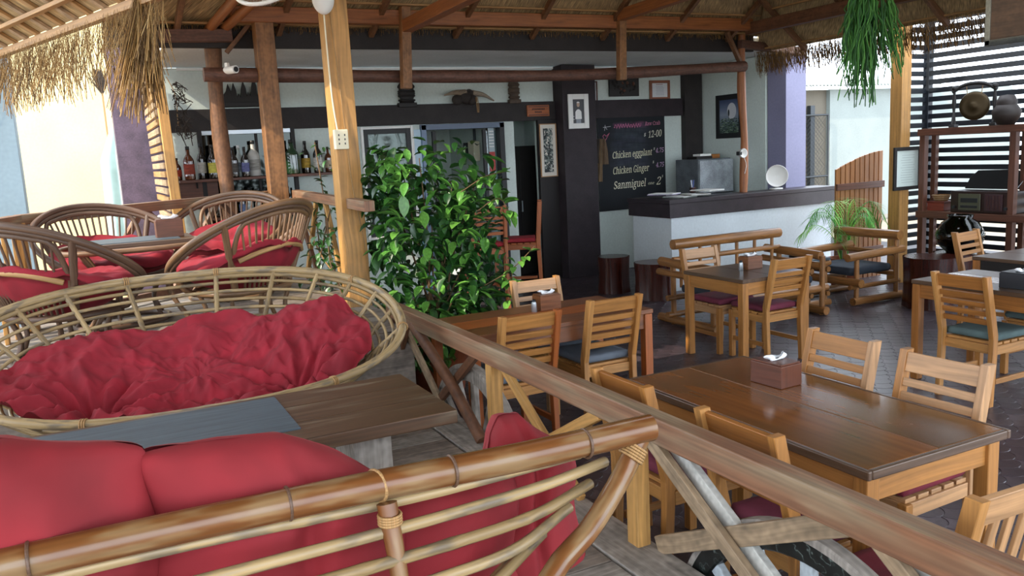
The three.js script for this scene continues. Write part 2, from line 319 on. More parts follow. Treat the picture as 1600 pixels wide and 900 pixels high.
  part(f2, 'pane', box(0.12, 2.1, 0.01, 0, [3.85, 1.08, ZW + 0.02]), mat('#6f93a6', 0.15));
  part(f2, 'frame', box(0.02, 2.16, 0.03, 0.003, [3.785, 1.08, ZW + 0.02]), M.white);
}

// ---- left side: neighbour's sunlit wall, blue column
struct('wall_yellow', box(5.2, 4.4, 0.3, 0, [-2.05, 2.2, -12.4]), M.yellow, 'sunlit pale yellow wall beyond the deck', 'wall');
struct('wall_blue', box(0.62, 3.4, 0.3, 0.006, [-0.79, 1.7, -8.6]), M.bluePaint, 'pale blue painted column at the corner of the raised deck', 'column');

// ---- yard seen beside the counter
{
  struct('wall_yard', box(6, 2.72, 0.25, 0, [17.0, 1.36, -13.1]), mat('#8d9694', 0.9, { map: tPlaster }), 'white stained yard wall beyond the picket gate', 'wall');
  struct('wall_shed', box(2.6, 2.72, 0.25, 0, [12.7, 1.36, -13.2]), mat('#6d675c', 0.9, { map: tPlaster }), 'taupe shed wall behind the chain link gate', 'wall');
  const roof = thing('corrugated_sheet', 'row of grey corrugated sheets capping the white yard wall', 'roof sheet', [0, 0, 0]);
  for (let k = 0; k < 7; k++) {
    const x0 = 11.7 + k * 0.78;
    part(roof, 'sheet', surface((u, v) => V(x0 + u * 0.8, 2.78 + 0.018 * Math.sin(u * 2 * Math.PI * 8) + v * 0.16, -12.75 - v * 0.7), 48, 1), mat(k % 2 ? '#8f9a96' : '#7f8b88', 0.5, { side: THREE.DoubleSide, map: tSpeck }));
  }
}

// ================================================================ timber frame, roof, rails and screens
const timber = (name, label, cat, geo, m, group) => solo(name, label, cat, geo, m, group);
timber('timber_post', 'thick honey coloured square post at the corner of the deck rail', 'post', bar(V(1.72, 0, -6.08), V(1.71, 3.35, -6.12), 0.17, 0.17, 0.008), M.post);
timber('timber_post', 'brown square post where the raised deck rails meet', 'post', bar(V(1.64, 0, -8.27), V(1.64, 3.5, -8.27), 0.17, 0.17, 0.008), M.postBrown);
timber('log_post', 'rough round log post in front of the bottle shelf', 'post', sweep([V(1.27, 0, -8.68), V(1.24, 1.2, -8.66), V(1.22, 2.3, -8.68), V(1.24, 3.08, -8.66)], (s) => 0.074 + 0.006 * Math.sin(s * 7), { radial: 12 }), M.postLog);
timber('timber_post', 'slim curved brown post standing on the bar counter', 'post', sweep([V(7.56, 1.12, -8.42), V(7.58, 1.8, -8.42), V(7.54, 2.4, -8.42), V(7.55, 3.1, -8.42)], (s) => 0.05 + 0.006 * Math.sin(s * 6), { radial: 10 }), M.beamRed);
timber('timber_post', 'honey timber post carrying a framed notice by the gate', 'post', bar(V(8.6, 0, -6.92), V(8.6, 3.3, -6.92), 0.16, 0.16, 0.008), M.post);
timber('eave_beam', 'long reddish beam carrying the thatch above the bar', 'beam', bar(V(1.35, 3.15, -8.2), V(7.5, 3.17, -8.2), 0.09, 0.14, 0.008), M.beamRed);
timber('hanging_post', 'short post hanging from the eave beam above the carved block', 'post', bar(V(3.0, 3.25, -8.13), V(2.96, 2.46, -8.13), 0.1, 0.1, 0.01), M.postBrown);
timber('hanging_post', 'short post hanging from the eave beam before the chalkboard wall', 'post', bar(V(5.55, 3.2, -8.13), V(5.53, 2.52, -8.13), 0.09, 0.09, 0.01), M.postBrown);
timber('tie_log', 'long dark brown log hung across the front of the bar', 'beam', sweep([V(1.08, 2.63, -8.32), V(3, 2.6, -8.32), V(5, 2.6, -8.32), V(7.5, 2.69, -8.32)], (s) => 0.065 + 0.004 * Math.sin(s * 3), { radial: 10, step: 0.12 }), M.log);
timber('tie_beam', 'orange tie beam running from the bar post up under the thatch', 'beam', bar(V(3.0, 3.06, -8.1), V(3.0, 3.12, -4.4), 0.11, 0.12, 0.008), M.beamRed, undefined);
timber('tie_beam', 'second tie beam under the thatch toward the chalkboard', 'beam', bar(V(5.52, 3.22, -8.1), V(5.52, 3.3, -4.4), 0.1, 0.12, 0.008), M.beamRed);
timber('eave_beam', 'dark eave beam along the open side over the hanging plant', 'beam', bar(V(7.5, 3.13, -8.25), V(7.42, 3.12, -1.0), 0.1, 0.14, 0.008), M.railDark);
timber('cross_beam', 'pinkish beam from the counter post to the lavender column', 'beam', bar(V(7.5, 2.97, -8.4), V(8.75, 2.9, -8.55), 0.08, 0.1, 0.006), M.log);
timber('cross_beam', 'short brown beam on top of the log post', 'beam', bar(onZ(248, 56, -8.42), onZ(362, 56, -8.42), 0.1, 0.11, 0.006), M.log);
timber('brace', 'thin diagonal brace at the counter end of the eave beam', 'brace', bar(V(7.2, 3.1, -8.3), V(7.5, 2.75, -8.4), 0.05, 0.05), M.postLog);
timber('brace', 'thin diagonal brace beside the log post', 'brace', bar(V(1.55, 3.1, -8.4), V(1.32, 2.84, -8.45), 0.04, 0.04), M.postLog);
for (const [p, q, l] of [[[324, 48], [372, -8], 'orange pole rafter rising from the log post'], [[347, 48], [408, -8], 'orange pole rafter rising beside the brown post']]) {
  const a = onZ(p[0], p[1], -8.5), b = onZ(q[0], q[1], -7.6); timber('rafter_pole', l, 'rafter', sweep([a, b], 0.045, { radial: 8 }), M.beamRed);
}

// ---- thatch roof: panels with rafters, battens and hanging straw
const strawG = new THREE.CylinderGeometry(0.0006, 0.0024, 1, 3, 1, true).translate(0, -0.5, 0).rotateX(Math.PI).translate(0, 0, 0);
strawG.rotateX(Math.PI);                                       // hangs from the origin down to y = -1
function straws(parent, name, n, place, m) {
  const im = new THREE.InstancedMesh(strawG, m, n), q = new THREE.Quaternion(), down = V(0, -1, 0);
  for (let i = 0; i < n; i++) { const { p, d, len, w = 1 } = place(i / n); q.setFromUnitVectors(down, d.clone().normalize()); im.setMatrixAt(i, new THREE.Matrix4().compose(p, q, V(w, len, w))); }
  im.name = name; im.userData.kind = 'stuff'; im.castShadow = im.receiveShadow = true; parent.add(im);
}
{
  const roof = thing('thatch_roof', 'large thatched roof over the dining floor with its battens and rafters', 'roof', [0, 0, 0], 0, undefined, 'structure');
  const panel = (name, pts) => {                               // a thick thatch plate through four corners
    const [a, b, c, d] = pts, up = V(0, 0.16, 0), g = [];
    const quad = (p, q, r, s) => { const L1 = p.distanceTo(q), L2 = q.distanceTo(r); g.push(uvFix(surface((u, v) => p.clone().lerp(q, u).lerp(s.clone().lerp(r, u), v), 4, 4, [L1, L2]))); };
    quad(a, b, c, d); const A = [a, b, c, d].map((p) => p.clone().add(up)); quad(A[3], A[2], A[1], A[0]);
    quad(b, a, A[0], A[1]); quad(c, b, A[1], A[2]); quad(d, c, A[2], A[3]); quad(a, d, A[3], A[0]);
    part(roof, name, join(g), M.thatch);
  };
  const uvFix = (g) => g;
  const apexY = 5.6;
  panel('thatch_panel', [V(0.3, 3.08, -8.5), V(8.0, 3.08, -8.5), V(4.6, apexY, -4.2), V(3.4, apexY, -4.2)]);
  panel('thatch_panel', [V(8.05, 2.9, -8.7), V(8.05, 2.9, 1.2), V(4.6, apexY, -3.4), V(4.6, apexY, -4.2)]);
  panel('thatch_panel', [V(8.0, 3.05, 1.2), V(0.9, 3.05, 1.2), V(3.4, apexY, -3.4), V(4.6, apexY, -3.4)]);
  panel('thatch_panel', [V(0.3, 3.1, -8.5), V(3.4, apexY, -4.2), V(3.4, apexY, -3.4), V(0.9, 3.05, -4.7)]);
  panel('thatch_panel', [V(0.9, 3.05, -4.7), V(3.4, apexY, -3.9), V(3.4, apexY, -3.4), V(1.0, 3.0, 1.0)]);
  // back panel: rafters run up the slope, battens along it
  const up = V(0, apexY - 3.08, 4.3).normalize();
  for (let x = 0.9; x < 7.9; x += 0.92) part(roof, 'rafter', bar(V(x, 3.02, -8.46), V(x + (x < 4 ? 0.25 : -0.1), 3.02, -8.46).addScaledVector(up, 3.2), 0.05, 0.06), M.postLog);
  for (let k = 0; k < 9; k++) { const p = V(0, 3.045, -8.46).addScaledVector(up, 0.1 + k * 0.33); part(roof, 'batten', bar(V(0.7 + k * 0.25, p.y, p.z), V(7.8 - k * 0.25, p.y, p.z), 0.035, 0.02), M.batten); }
  const upR = V(-3.45, apexY - 2.9, 0).normalize();
  for (let k = 0; k < 8; k++) { const p = V(8.0, 2.86, 0).addScaledVector(upR, 0.1 + k * 0.3); part(roof, 'batten', bar(V(p.x, p.y, -8.4 + k * 0.25), V(p.x, p.y, 0.5), 0.035, 0.02), M.batten); }
  for (let z = -7.8; z < 0; z += 0.95) part(roof, 'rafter', bar(V(8.0, 2.84, z), V(8.0, 2.84, z).addScaledVector(upR, 3), 0.05, 0.06), M.postLog);
  // left wing: eave pole, second batten, split stays between
  const e0 = V(-0.56, 2.79, -8.38), e1 = V(0.555, 2.79, -5.28);
  part(roof, 'eave_pole', bar(e0, e1, 0.06, 0.055), M.batten);
  const n1 = V(-0.797, 0.53, 0.288);
  { const o = V(0, 0.045, 0), s = n1.clone().multiplyScalar(3.6); panel('thatch_panel', [e0.clone().add(o), e1.clone().add(o), e1.clone().add(o).add(s), e0.clone().add(o).add(s)]); }
  for (let k = 1; k < 14; k++) part(roof, 'batten', bar(e0.clone().addScaledVector(n1, k * 0.2), e1.clone().addScaledVector(n1, k * 0.2), 0.05, 0.03), M.batten);
  const along = e1.clone().sub(e0);
  for (let k = 0; k < 13; k++) { const p = e0.clone().addScaledVector(along, (k + 0.5) / 13).add(V(0, 0.028, 0)); part(roof, 'rafter', bar(p, p.clone().addScaledVector(n1, 2.9), 0.06, 0.025), k % 2 ? M.slat : M.batten); }
  // straw
  const out = V(-0.94, 0, 0.34);
  for (const [m, n] of [[M.straw, 360], [M.strawPale, 300], [M.strawDark, 240]]) straws(roof, 'straw_fringe', n, () => {
    const t = 0.97 * rnd(), p = e0.clone().lerp(e1, t).add(V(rr(-0.06, 0.02), rr(-0.04, 0.0), rr(-0.04, 0.04)));
    return { p, d: V(0, -1, 0).addScaledVector(out, rr(-0.25, 0.4)).add(V(rr(-0.2, 0.2), 0, rr(-0.15, 0.15))), len: rr(0.1, 0.5), w: rr(0.7, 1.4) };
  }, m);
  for (const [m, n] of [[M.straw, 170], [M.strawPale, 100], [M.strawDark, 110]]) straws(roof, 'straw_bundle', n, () => {
    const p = onZ(rr(208, 240), rr(-12, 8), -5.6); const a = rr(-0.42, 0.1);
    return { p, d: V(a * 0.9, -1, rr(-0.2, 0.2)), len: rr(0.3, 0.72), w: rr(0.7, 1.5) };
  }, m);
  for (const [m, n] of [[M.straw, 900], [M.strawDark, 700]]) straws(roof, 'straw_fringe', n, () => ({ p: V(rr(0.4, 7.9), rr(3.07, 3.13), -8.46 + rr(-0.03, 0.06)), d: V(rr(-0.2, 0.2), -1, rr(-0.4, 0.4)), len: rr(0.02, 0.07), w: rr(0.8, 1.6) }), m);
  for (const [m, n] of [[M.strawDark, 1500], [M.straw, 900]]) straws(roof, 'straw_fringe', n, () => ({ p: V(8.05 + rr(-0.06, 0.06), rr(2.86, 2.96), rr(-8.7, -3.5)), d: V(rr(-0.05, 0.4), -1, rr(-0.25, 0.25)), len: rr(0.1, 0.32), w: rr(0.9, 2) }), m);
  const shade = thing('added_shade_canopy', 'added flat thatch canopy out of view that shades the bamboo sofa deck', 'roof', [0, 0, 0], 0, undefined, 'structure');  // unseen canopy with its beams, added to keep sun off the sofas
  part(shade, 'thatch_panel', box(5.6, 0.16, 5.9, 0, [-1.75, 3.35, -1.6]), M.thatch);
  part(shade, 'beam', box(0.1, 0.12, 5.6, 0.006, [1.0, 3.2, -1.5]), M.beamRed); part(shade, 'beam', box(0.1, 0.12, 5.6, 0.006, [-4.3, 3.2, -1.5]), M.beamRed);
}

// ---- rail beside the dining floor
{
  const x = 1.72, r = thing('deck_rail', 'weathered timber rail with crossed braces between deck and dining floor', 'railing');
  part(r, 'top_rail', bar(V(x, 0.80, -5.32), V(x, 0.80, -0.45), 0.075, 0.1, 0.008), M.rail);
  for (const [z, m] of [[-5.25, M.railDark], [-3.74, M.brace], [-2.5, M.brace], [-1.15, M.railGrey]]) part(r, 'post', bar(V(x, DECK, z), V(x, 0.76, z), 0.06, 0.07, 0.005), m);
  const br = (a, b, m, dx, w = 0.05) => part(r, 'brace', bar(V(x + dx, a[1], a[0]), V(x + dx, b[1], b[0]), 0.03, w, 0.005), m);
  br([-5.2, 0.76], [-4.5, 0.3], M.railGrey, 0.02); br([-4.95, 0.76], [-5.2, 0.45], M.railDark, -0.02);
  part(r, 'brace', sweep([V(x - 0.02, 0.77, -4.84), V(x - 0.02, 0.54, -4.3), V(x - 0.03, 0.31, -3.86)], 0.033, { radial: 8 }), M.railDark);
  br([-3.98, 0.76], [-4.62, 0.33], M.railDark, 0.03);
  br([-3.68, 0.76], [-2.95, 0.31], M.brace, 0.02); br([-2.72, 0.76], [-3.5, 0.33], M.brace, -0.02);
  br([-2.44, 0.76], [-1.68, 0.31], M.railGrey, 0.0, 0.055); part(r, 'brace', bar(V(x + 0.05, 0.76, -2.38), V(x + 0.05, 0.36, -1.72), 0.03, 0.06, 0.005), M.braceWhite);
  br([-1.52, 0.76], [-2.42, 0.32], M.railGrey, 0.035, 0.07);
  br([-1.42, 0.76], [-0.8, 0.31], M.railGrey, 0.0); part(r, 'brace', bar(V(x + 0.05, 0.76, -1.36), V(x + 0.05, 0.36, -0.9), 0.03, 0.06, 0.005), M.braceWhite);
}
// ---- rails of the raised deck
{
  const A = V(-0.45, 1.5, -6.75), B = V(1.6, 1.5, -8.42);
  const r = thing('deck_rail', 'brown rail with slanting braces along the far side of the raised deck', 'railing');
  part(r, 'top_rail', bar(A, B, 0.08, 0.075, 0.006), M.rail);
  const P = (t, y) => A.clone().lerp(B, t).setY(y);
  part(r, 'bottom_rail', bar(P(0, 0.78), P(1, 0.78), 0.05, 0.06), M.railDark);
  for (const t of [0.4, 0.72]) { part(r, 'brace', bar(P(t, 1.47), P(t - 0.22, 0.8), 0.035, 0.05), M.rail); part(r, 'brace', bar(P(t + 0.02, 1.47), P(t + 0.28, 0.8), 0.035, 0.05), M.railDark); }
  part(r, 'post', bar(P(0, 0.72), P(0, 1.48), 0.09, 0.09), M.post);
  const q = thing('deck_rail', 'brown rail with slanting braces running behind the honey coloured post', 'railing');
  part(q, 'top_rail', bar(V(1.78, 1.5, -8.15), V(1.69, 1.48, -5.52), 0.075, 0.075, 0.006), M.rail);
  for (const [z0, z1, m] of [[-8.0, -7.3, M.railDark], [-7.2, -7.8, M.brace], [-6.9, -6.5, M.brace]]) part(q, 'brace', bar(V(1.74, 1.46, z0), V(1.74, 0.74, z1), 0.035, 0.05), m);
  const l = thing('deck_rail', 'honey coloured boarded rail at the side of the raised deck', 'railing');
  part(l, 'top_rail', bar(V(-0.46, 1.5, -6.75), V(-0.9, 1.5, -5.2), 0.09, 0.07, 0.006), M.rail);
  for (let k = 0; k < 9; k++) { const t = (k + 0.4) / 9; part(l, 'board', box(0.025, 0.76, rr(0.07, 0.11), 0.003, [-0.46 - 0.43 * t, 1.1, -6.72 + 1.5 * t]), k % 3 ? M.brace : M.post); }
}
// ---- slatted screen of pale boards beside the bar
{
  const s = thing('slat_screen', 'pale wooden slatted screen on a tall orange post by the bar', 'screen');
  part(s, 'post', bar(V(0.8, 0, -8.72), V(0.7, 3.4, -8.68), 0.09, 0.09, 0.006), M.post);
  for (let y = 0.5, k = 0; y < 2.86; y += 0.083, k++) part(s, 'slat', box(0.03, 0.058, 1.45, 0.003, [0.71 - (y - 1.5) * 0.03, y, -9.5]), k % 3 ? M.slat : M.batten);
}
// ---- dark screens at the open side
{
  const s = thing('louvre_screen', 'dark blue horizontal slat screen behind the shelves', 'screen');
  const s2 = thing('louvre_screen', 'narrow dark slat panel between honey post and screen corner', 'screen');
  for (let y = 0.05; y < 3.2; y += 0.1) {
    part(s, 'slat', box(0.03, 0.058, 4.6, 0.002, [9.07, y, -4.62]), M.darkSlat);
    part(s2, 'slat', box(0.36, 0.058, 0.03, 0.002, [8.87, y, -6.94]), M.darkSlat);
  }
  part(s, 'post', box(0.08, 3.3, 0.08, 0.004, [9.08, 1.65, -6.93]), M.darkSlat);
  part(s, 'post', box(0.08, 3.3, 0.08, 0.004, [9.12, 1.65, -4.4]), M.darkSlat);
  part(s, 'post', box(0.08, 3.3, 0.08, 0.004, [9.12, 1.65, -2.4]), M.darkSlat);
}
// ---- picket gate
{
  const z = -7.42, x0 = 8.1, x1 = 8.92, n = 10, t = thing('picket_gate', 'wooden picket gate with arched top beside the palm', 'gate');
  for (let k = 0; k < n; k++) { const u = (k + 0.5) / n, x = x0 + (x1 - x0) * u, top = 1.37 + 0.2 * Math.sin(u * 1.45); const hw = 0.031, arc = (q) => 1.37 + 0.2 * Math.sin(clamp((q - x0) / (x1 - x0), 0, 1) * 1.45); part(t, 'picket', uvMetres(extrude([[x - hw, 0], [x + hw, 0], [x + hw, arc(x + hw)], [x - hw, arc(x - hw)]], 0.02, 0.002).translate(0, 0, z - 0.01), 1), k % 3 ? M.picket : M.teakC); }
  for (const y of [0.35, 1.16]) part(t, 'ledger', box(x1 - x0, 0.08, 0.03, 0.004, [(x0 + x1) / 2, y, z + 0.027]), M.frameBrown);
}
// ---- chain link gate in the yard
{
  const t = thing('chain_link_gate', 'grey tube framed chain link gate before the shed wall', 'gate'), z = -12.9;
  const a = onZ(1222, 182, z), b = onZ(1294, 178, z);
  const y1 = a.y, x0 = a.x - 0.3, x1 = b.x;
  for (const [p, q] of [[V(x0, y1, z), V(x1, y1, z)], [V(x1, y1, z), V(x1, 0.1, z)], [V(x0, 0.1, z), V(x1, 0.1, z)], [V(x0, y1, z), V(x0, 0.1, z)], [V(x0, 0.95, z), V(x1, 0.95, z)]]) part(t, 'tube', sweep([p, q], 0.022, { radial: 6 }), M.metalDark);
  const wires = [], W = x1 - x0, H = y1 - 0.1;
  for (let k = -14; k < 18; k++) for (const s of [1, -1]) {
    const c = x0 + k * 0.09, p = [], q = [];
    for (let y = 0.1; y <= y1; y += H / 8) { const x = s > 0 ? c + (y - 0.1) : c + H - (y - 0.1); if (x > x0 && x < x1) p.push(V(x, y, z + 0.004 * s)); }
    if (p.length > 1) wires.push(sweep([p[0], p[p.length - 1]], 0.003, { radial: 3 }));
  }
  part(t, 'mesh_wire', join(wires), M.metalDark).userData.kind = 'stuff';
  part(t, 'post', box(0.12, 2.4, 0.1, 0.004, [onZ(1268, 230, -12.95).x, 1.2, -12.97]), M.metalDark);
}

// ================================================================ dining furniture
// chair faces +z; origin on the floor under the seat
function chairParts(root, cush, { vertical = false, slats = 3, w = 0.4, seat = 0.43, top = 0.86, wood1 = M.teak, wood2 = M.teakB, rail = M.teak, lean = 0.1, tall = 0 } = {}) {
  const h = w / 2 - 0.018, zb = -0.2;
  const prof = [[zb - 0.045, 0], [zb - 0.01, 0], [zb + 0.012, seat - 0.08], [zb + 0.012, seat + 0.04], [zb + 0.02 - lean, top], [zb - 0.025 - lean, top], [zb - 0.03, seat + 0.02], [zb - 0.03, seat - 0.08]];
  for (const s of [-1, 1]) {
    const g = uvMetres(extrude(prof.map(([z, y]) => [z, y]), 0.03, 0.003).rotateY(-Math.PI / 2).translate(s * h + 0.015, 0, 0), 1);
    part(root, 'back_post', g, s < 0 ? wood1 : wood2);
    part(root, 'front_leg', box(0.042, seat - 0.03, 0.042, 0.004, [s * h, (seat - 0.03) / 2, 0.19]), wood1);
    part(root, 'seat_rail', box(0.024, 0.06, 0.36, 0.003, [s * h, seat - 0.06, 0]), wood2);
    part(root, 'stretcher', box(0.02, 0.035, 0.36, 0.003, [s * h, 0.16 + tall, 0]), wood1);
  }
  part(root, 'seat_rail', box(w - 0.06, 0.06, 0.024, 0.003, [0, seat - 0.06, 0.19]), wood2);
  part(root, 'seat_rail', box(w - 0.06, 0.06, 0.024, 0.003, [0, seat - 0.06, zb + 0.01]), wood2);
  if (tall) part(root, 'foot_rest', box(w - 0.06, 0.04, 0.024, 0.003, [0, 0.26, 0.19]), wood1);
  for (let k = 0; k < 5; k++) part(root, 'seat_slat', box(w - 0.03, 0.018, 0.062, 0.003, [0, seat - 0.021, -0.15 + k * 0.078]), wood2);
  const back = (y) => zb - (lean + 0.0) * (y - seat - 0.04) / (top - seat - 0.04) + 0.003, tilt = -Math.atan(lean / (top - seat));
  const rl = (y, hh, t = 0.018, nm = 'back_slat') => part(root, nm, box(w - 0.062, hh, t, 0.003, [0, y, back(y)], [tilt, 0, 0]), rail);
  rl(top - 0.05, 0.085, 0.02, 'top_rail');
  if (vertical) { rl(seat + 0.09, 0.04); for (let k = 0; k < 5; k++) { const y = (top - 0.09 + seat + 0.1) / 2, hh = top - 0.09 - seat - 0.1; part(root, 'back_slat', box(0.03, hh, 0.014, 0.003, [-0.125 + k * 0.0625, y, back(y)], [tilt, 0, 0]), rail); } }
  else for (let k = 0; k < slats; k++) rl(top - 0.135 - k * 0.058, 0.036);
  if (cush) {
    const c = part(root, 'cushion', pillow(w - 0.03, 0.055, 0.38), cush); c.position.set(0, seat + 0.018, 0.015);
  }
}
function pillow(w, h, d, puff = 0.2) {
  const g = new THREE.BoxGeometry(w, h, d, 10, 3, 10), p = g.attributes.position, k = rnd() * 9;
  for (let i = 0; i < p.count; i++) {
    const x = p.getX(i), y = p.getY(i), z = p.getZ(i), a = 1 - Math.pow(Math.abs(2 * x / w), 4), b = 1 - Math.pow(Math.abs(2 * z / d), 4), e = Math.min(a, b);
    const s = 1 - 0.04 * (2 * y / h) ** 2 * (1 - e);
    p.setXYZ(i, x * s, y * (0.78 + puff * e) + 0.004 * N(x * 12, z * 12, k) * (y > 0), z * s);
  }
  const q = uvMetres(g.toNonIndexed(), 2); q.computeVertexNormals();
  return smoothN(q);
}
function smoothN(g) {                                              // average normals of coincident vertices
  g = g.index ? g.toNonIndexed() : g; g.computeVertexNormals();
  const p = g.attributes.position, n = g.attributes.normal, m = new Map(), key = (i) => `${Math.round(p.getX(i) * 2e4)},${Math.round(p.getY(i) * 2e4)},${Math.round(p.getZ(i) * 2e4)}`;
  for (let i = 0; i < p.count; i++) { const k = key(i), v = m.get(k) ?? V(0, 0, 0); v.x += n.getX(i); v.y += n.getY(i); v.z += n.getZ(i); m.set(k, v); }
  for (let i = 0; i < p.count; i++) { const v = m.get(key(i)).clone().normalize(); n.setXYZ(i, v.x, v.y, v.z); }
  return g;
}
const PI = Math.PI;
function chair(x, z, turn, label, cush, opt, group) { const r = thing('dining_chair', label, 'chair', [x, 0, z], turn, group); chairParts(r, cush, opt); return r; }
chair(2.17, -2.12, PI / 2, 'slatted dining chair between rail and long table, behind the dark cart wheel', M.maroon, { rail: M.teakC });
chair(2.17, -2.82, PI / 2, 'slatted dining chair between rail and long table, farther from the dark wheel', M.maroon, { rail: M.teakC });
chair(2.82, -2.8, -PI / 2, 'slatted dining chair across the long table beside the tissue box', M.maroonDeep, { wood2: M.teakPale });
chair(2.82, -2.25, -PI / 2 + 0.04, 'slatted dining chair across the long table, nearer its open end', M.maroonDeep, { rail: M.teakPale, wood2: M.teakPale });
chair(2.13, -1.6, PI - 0.03, 'dining chair with upright back slats at the end of the long table', M.maroonDeep, { vertical: true, rail: M.teakPale });
chair(2.22, -4.57, PI, 'dining chair with grey cushion nearest the shrub at the square red table', M.greyCush, { slats: 4, rail: M.teak, wood1: M.redwood });
chair(2.88, -4.68, PI, 'dining chair with blue grey cushion showing its slatted back at the red table', M.greyCush, { slats: 4 });
chair(2.88, -5.14, 0, 'pale backed dining chair on the far side of the red table', M.greyCush, { rail: M.teakPale, wood1: M.teakPale });
chair(4.89, -5.2, PI, 'dining chair with maroon cushion showing its back at the square table', M.maroon, { slats: 4 });
chair(4.84, -5.68, 0, 'pale backed dining chair between square table and bamboo bench', M.maroon, { rail: M.teakPale, wood2: M.teakPale });
chair(5.3, -3.54, PI / 2, 'tall dining chair with teal cushion at the table with the black box', M.tealCush, { slats: 4, rail: M.teakC });
chair(6.06, -3.6, -PI / 2, 'dining chair with teal cushion on the far side of the black box table', M.tealCush, {});
chair(7.22, -4.75, 0.12, 'dining chair before the wooden shelves at the dark topped table', M.tealCush, {});

function table(x0, x1, z0, z1, h, label, { top = M.tableTop, top2 = M.tableTopB, leg = M.teak, along = 'z', planks = 3, apron = leg, trim } = {}) {
  const cx = (x0 + x1) / 2, cz = (z0 + z1) / 2, W = x1 - x0, L = z1 - z0, t = thing('dining_table', label, 'table', [cx, 0, cz]);
  for (let k = 0; k < planks; k++) {
    const m = k % 2 ? top2 : top;
    if (along === 'z') part(t, 'plank', box(W / planks - 0.003, 0.03, L, 0.004, [-W / 2 + (k + 0.5) * W / planks, h - 0.015, 0]), m);
    else part(t, 'plank', box(W, 0.03, L / planks - 0.003, 0.004, [0, h - 0.015, -L / 2 + (k + 0.5) * L / planks]), m);
  }
  if (trim) for (const s of [-1, 1]) { part(t, 'edge_strip', box(0.02, 0.034, L + 0.04, 0.006, [s * (W / 2 + 0.01), h - 0.017, 0]), trim); part(t, 'edge_strip', box(W, 0.034, 0.02, 0.006, [0, h - 0.017, s * (L / 2 + 0.01)]), trim); }
  for (const s of [-1, 1]) {
    part(t, 'apron', box(0.022, 0.1, L - 0.06, 0.003, [s * (W / 2 - 0.03), h - 0.081, 0]), apron);
    part(t, 'apron', box(W - 0.06, 0.1, 0.022, 0.003, [0, h - 0.081, s * (L / 2 - 0.03)]), apron);
    for (const q of [-1, 1]) part(t, 'leg', box(0.06, h - 0.031, 0.06, 0.005, [s * (W / 2 - 0.035), (h - 0.031) / 2, q * (L / 2 - 0.035)]), leg);
  }
  return t;
}
table(2.16, 2.85, -3.18, -1.83, 0.72, 'long glossy brown plank dining table beside the deck rail', { leg: M.teak, planks: 2, trim: M.tableDark });
table(1.93, 3.26, -5.18, -4.5, 0.72, 'red brown dining table between shrub and grey cushioned chairs', { top: M.tableRed, top2: M.redwood, leg: M.redwood, along: 'x', apron: M.tableRed });
table(4.45, 5.16, -5.7, -4.97, 0.72, 'square brown topped dining table before the bamboo bench', { top: M.tableDark, top2: M.tableDark, planks: 2 });
table(5.25, 5.95, -4.1, -2.7, 0.735, 'dining table carrying the black napkin box', { top: M.tableDark, top2: M.tableTopB, leg: M.teakC });
table(6.45, 7.6, -4.47, -3.4, 0.75, 'dark edged dining table in front of the shelves', { top: M.tableDark, top2: M.tableDark, apron: M.blackWood, leg: M.teakC });

function tissueBox(p, turn, label, { w = 0.16, h = 0.1, d = 0.12, body = M.tableRed, tissue = true } = {}) {
  const t = thing('tissue_box', label, 'tissue box', p, turn);
  part(t, 'body', box(w, h, d, 0.004, [0, h / 2, 0]), body);
  part(t, 'lid', box(w - 0.012, 0.008, d - 0.012, 0.002, [0, h + 0.003, 0]), body);
  part(t, 'slot', box(w * 0.5, 0.003, d * 0.16, 0, [0, h + 0.008, 0]), M.black);
  if (tissue) part(t, 'tissue', smoothN(surface((u, v) => { const a = u * 2 * PI, r = 0.026 + 0.022 * Math.sin(v * 2.6); return V(Math.cos(a) * r * (1.2 + 0.3 * Math.sin(3 * a + v * 4)), h + 0.006 + v * (0.022 + 0.01 * Math.sin(2 * a + 1)) + 0.006 * Math.sin(3 * a) * v, Math.sin(a) * r * (0.6 + 0.3 * Math.cos(2 * a))); }, 16, 5)), mat('#eef1f4', 0.9, { side: THREE.DoubleSide }));
  return t;
}
tissueBox([2.64, 0.72, -2.74], 0.06, 'reddish wooden tissue box on the long dining table', { w: 0.13, h: 0.1, d: 0.18, body: wood('#6b3a26', 0.35, tGrain) });
tissueBox([2.72, 0.72, -4.98], 0, 'dark brown wooden tissue box on the red brown table');
tissueBox([4.92, 0.72, -5.4], 0, 'dark brown wooden tissue box on the square table', { body: M.tableRed });
tissueBox([5.45, 0.735, -3.42], 0.05, 'black napkin box on the table behind the tall chair', { w: 0.17, h: 0.1, d: 0.2, body: mat('#2b3036', 0.35) });
{ const s = thing('salt_shaker', 'small metal topped shaker beside the tissue box on the square table', 'shaker', [4.78, 0.72, -5.36]); part(s, 'body', lathe([[0, 0], [0.02, 0], [0.018, 0.06], [0.013, 0.07]], 12), M.steel); part(s, 'cap', lathe([[0.014, 0.068], [0.013, 0.082], [0, 0.086]], 12), M.metalDark); }
{ const s = thing('salt_shaker', 'small metal topped shaker beside the tissue box on the red brown table', 'shaker', [2.6, 0.72, -4.94]); part(s, 'body', lathe([[0, 0], [0.02, 0], [0.018, 0.06], [0.013, 0.07]], 12), M.steel); part(s, 'cap', lathe([[0.014, 0.068], [0.013, 0.082], [0, 0.086]], 12), M.metalDark); }

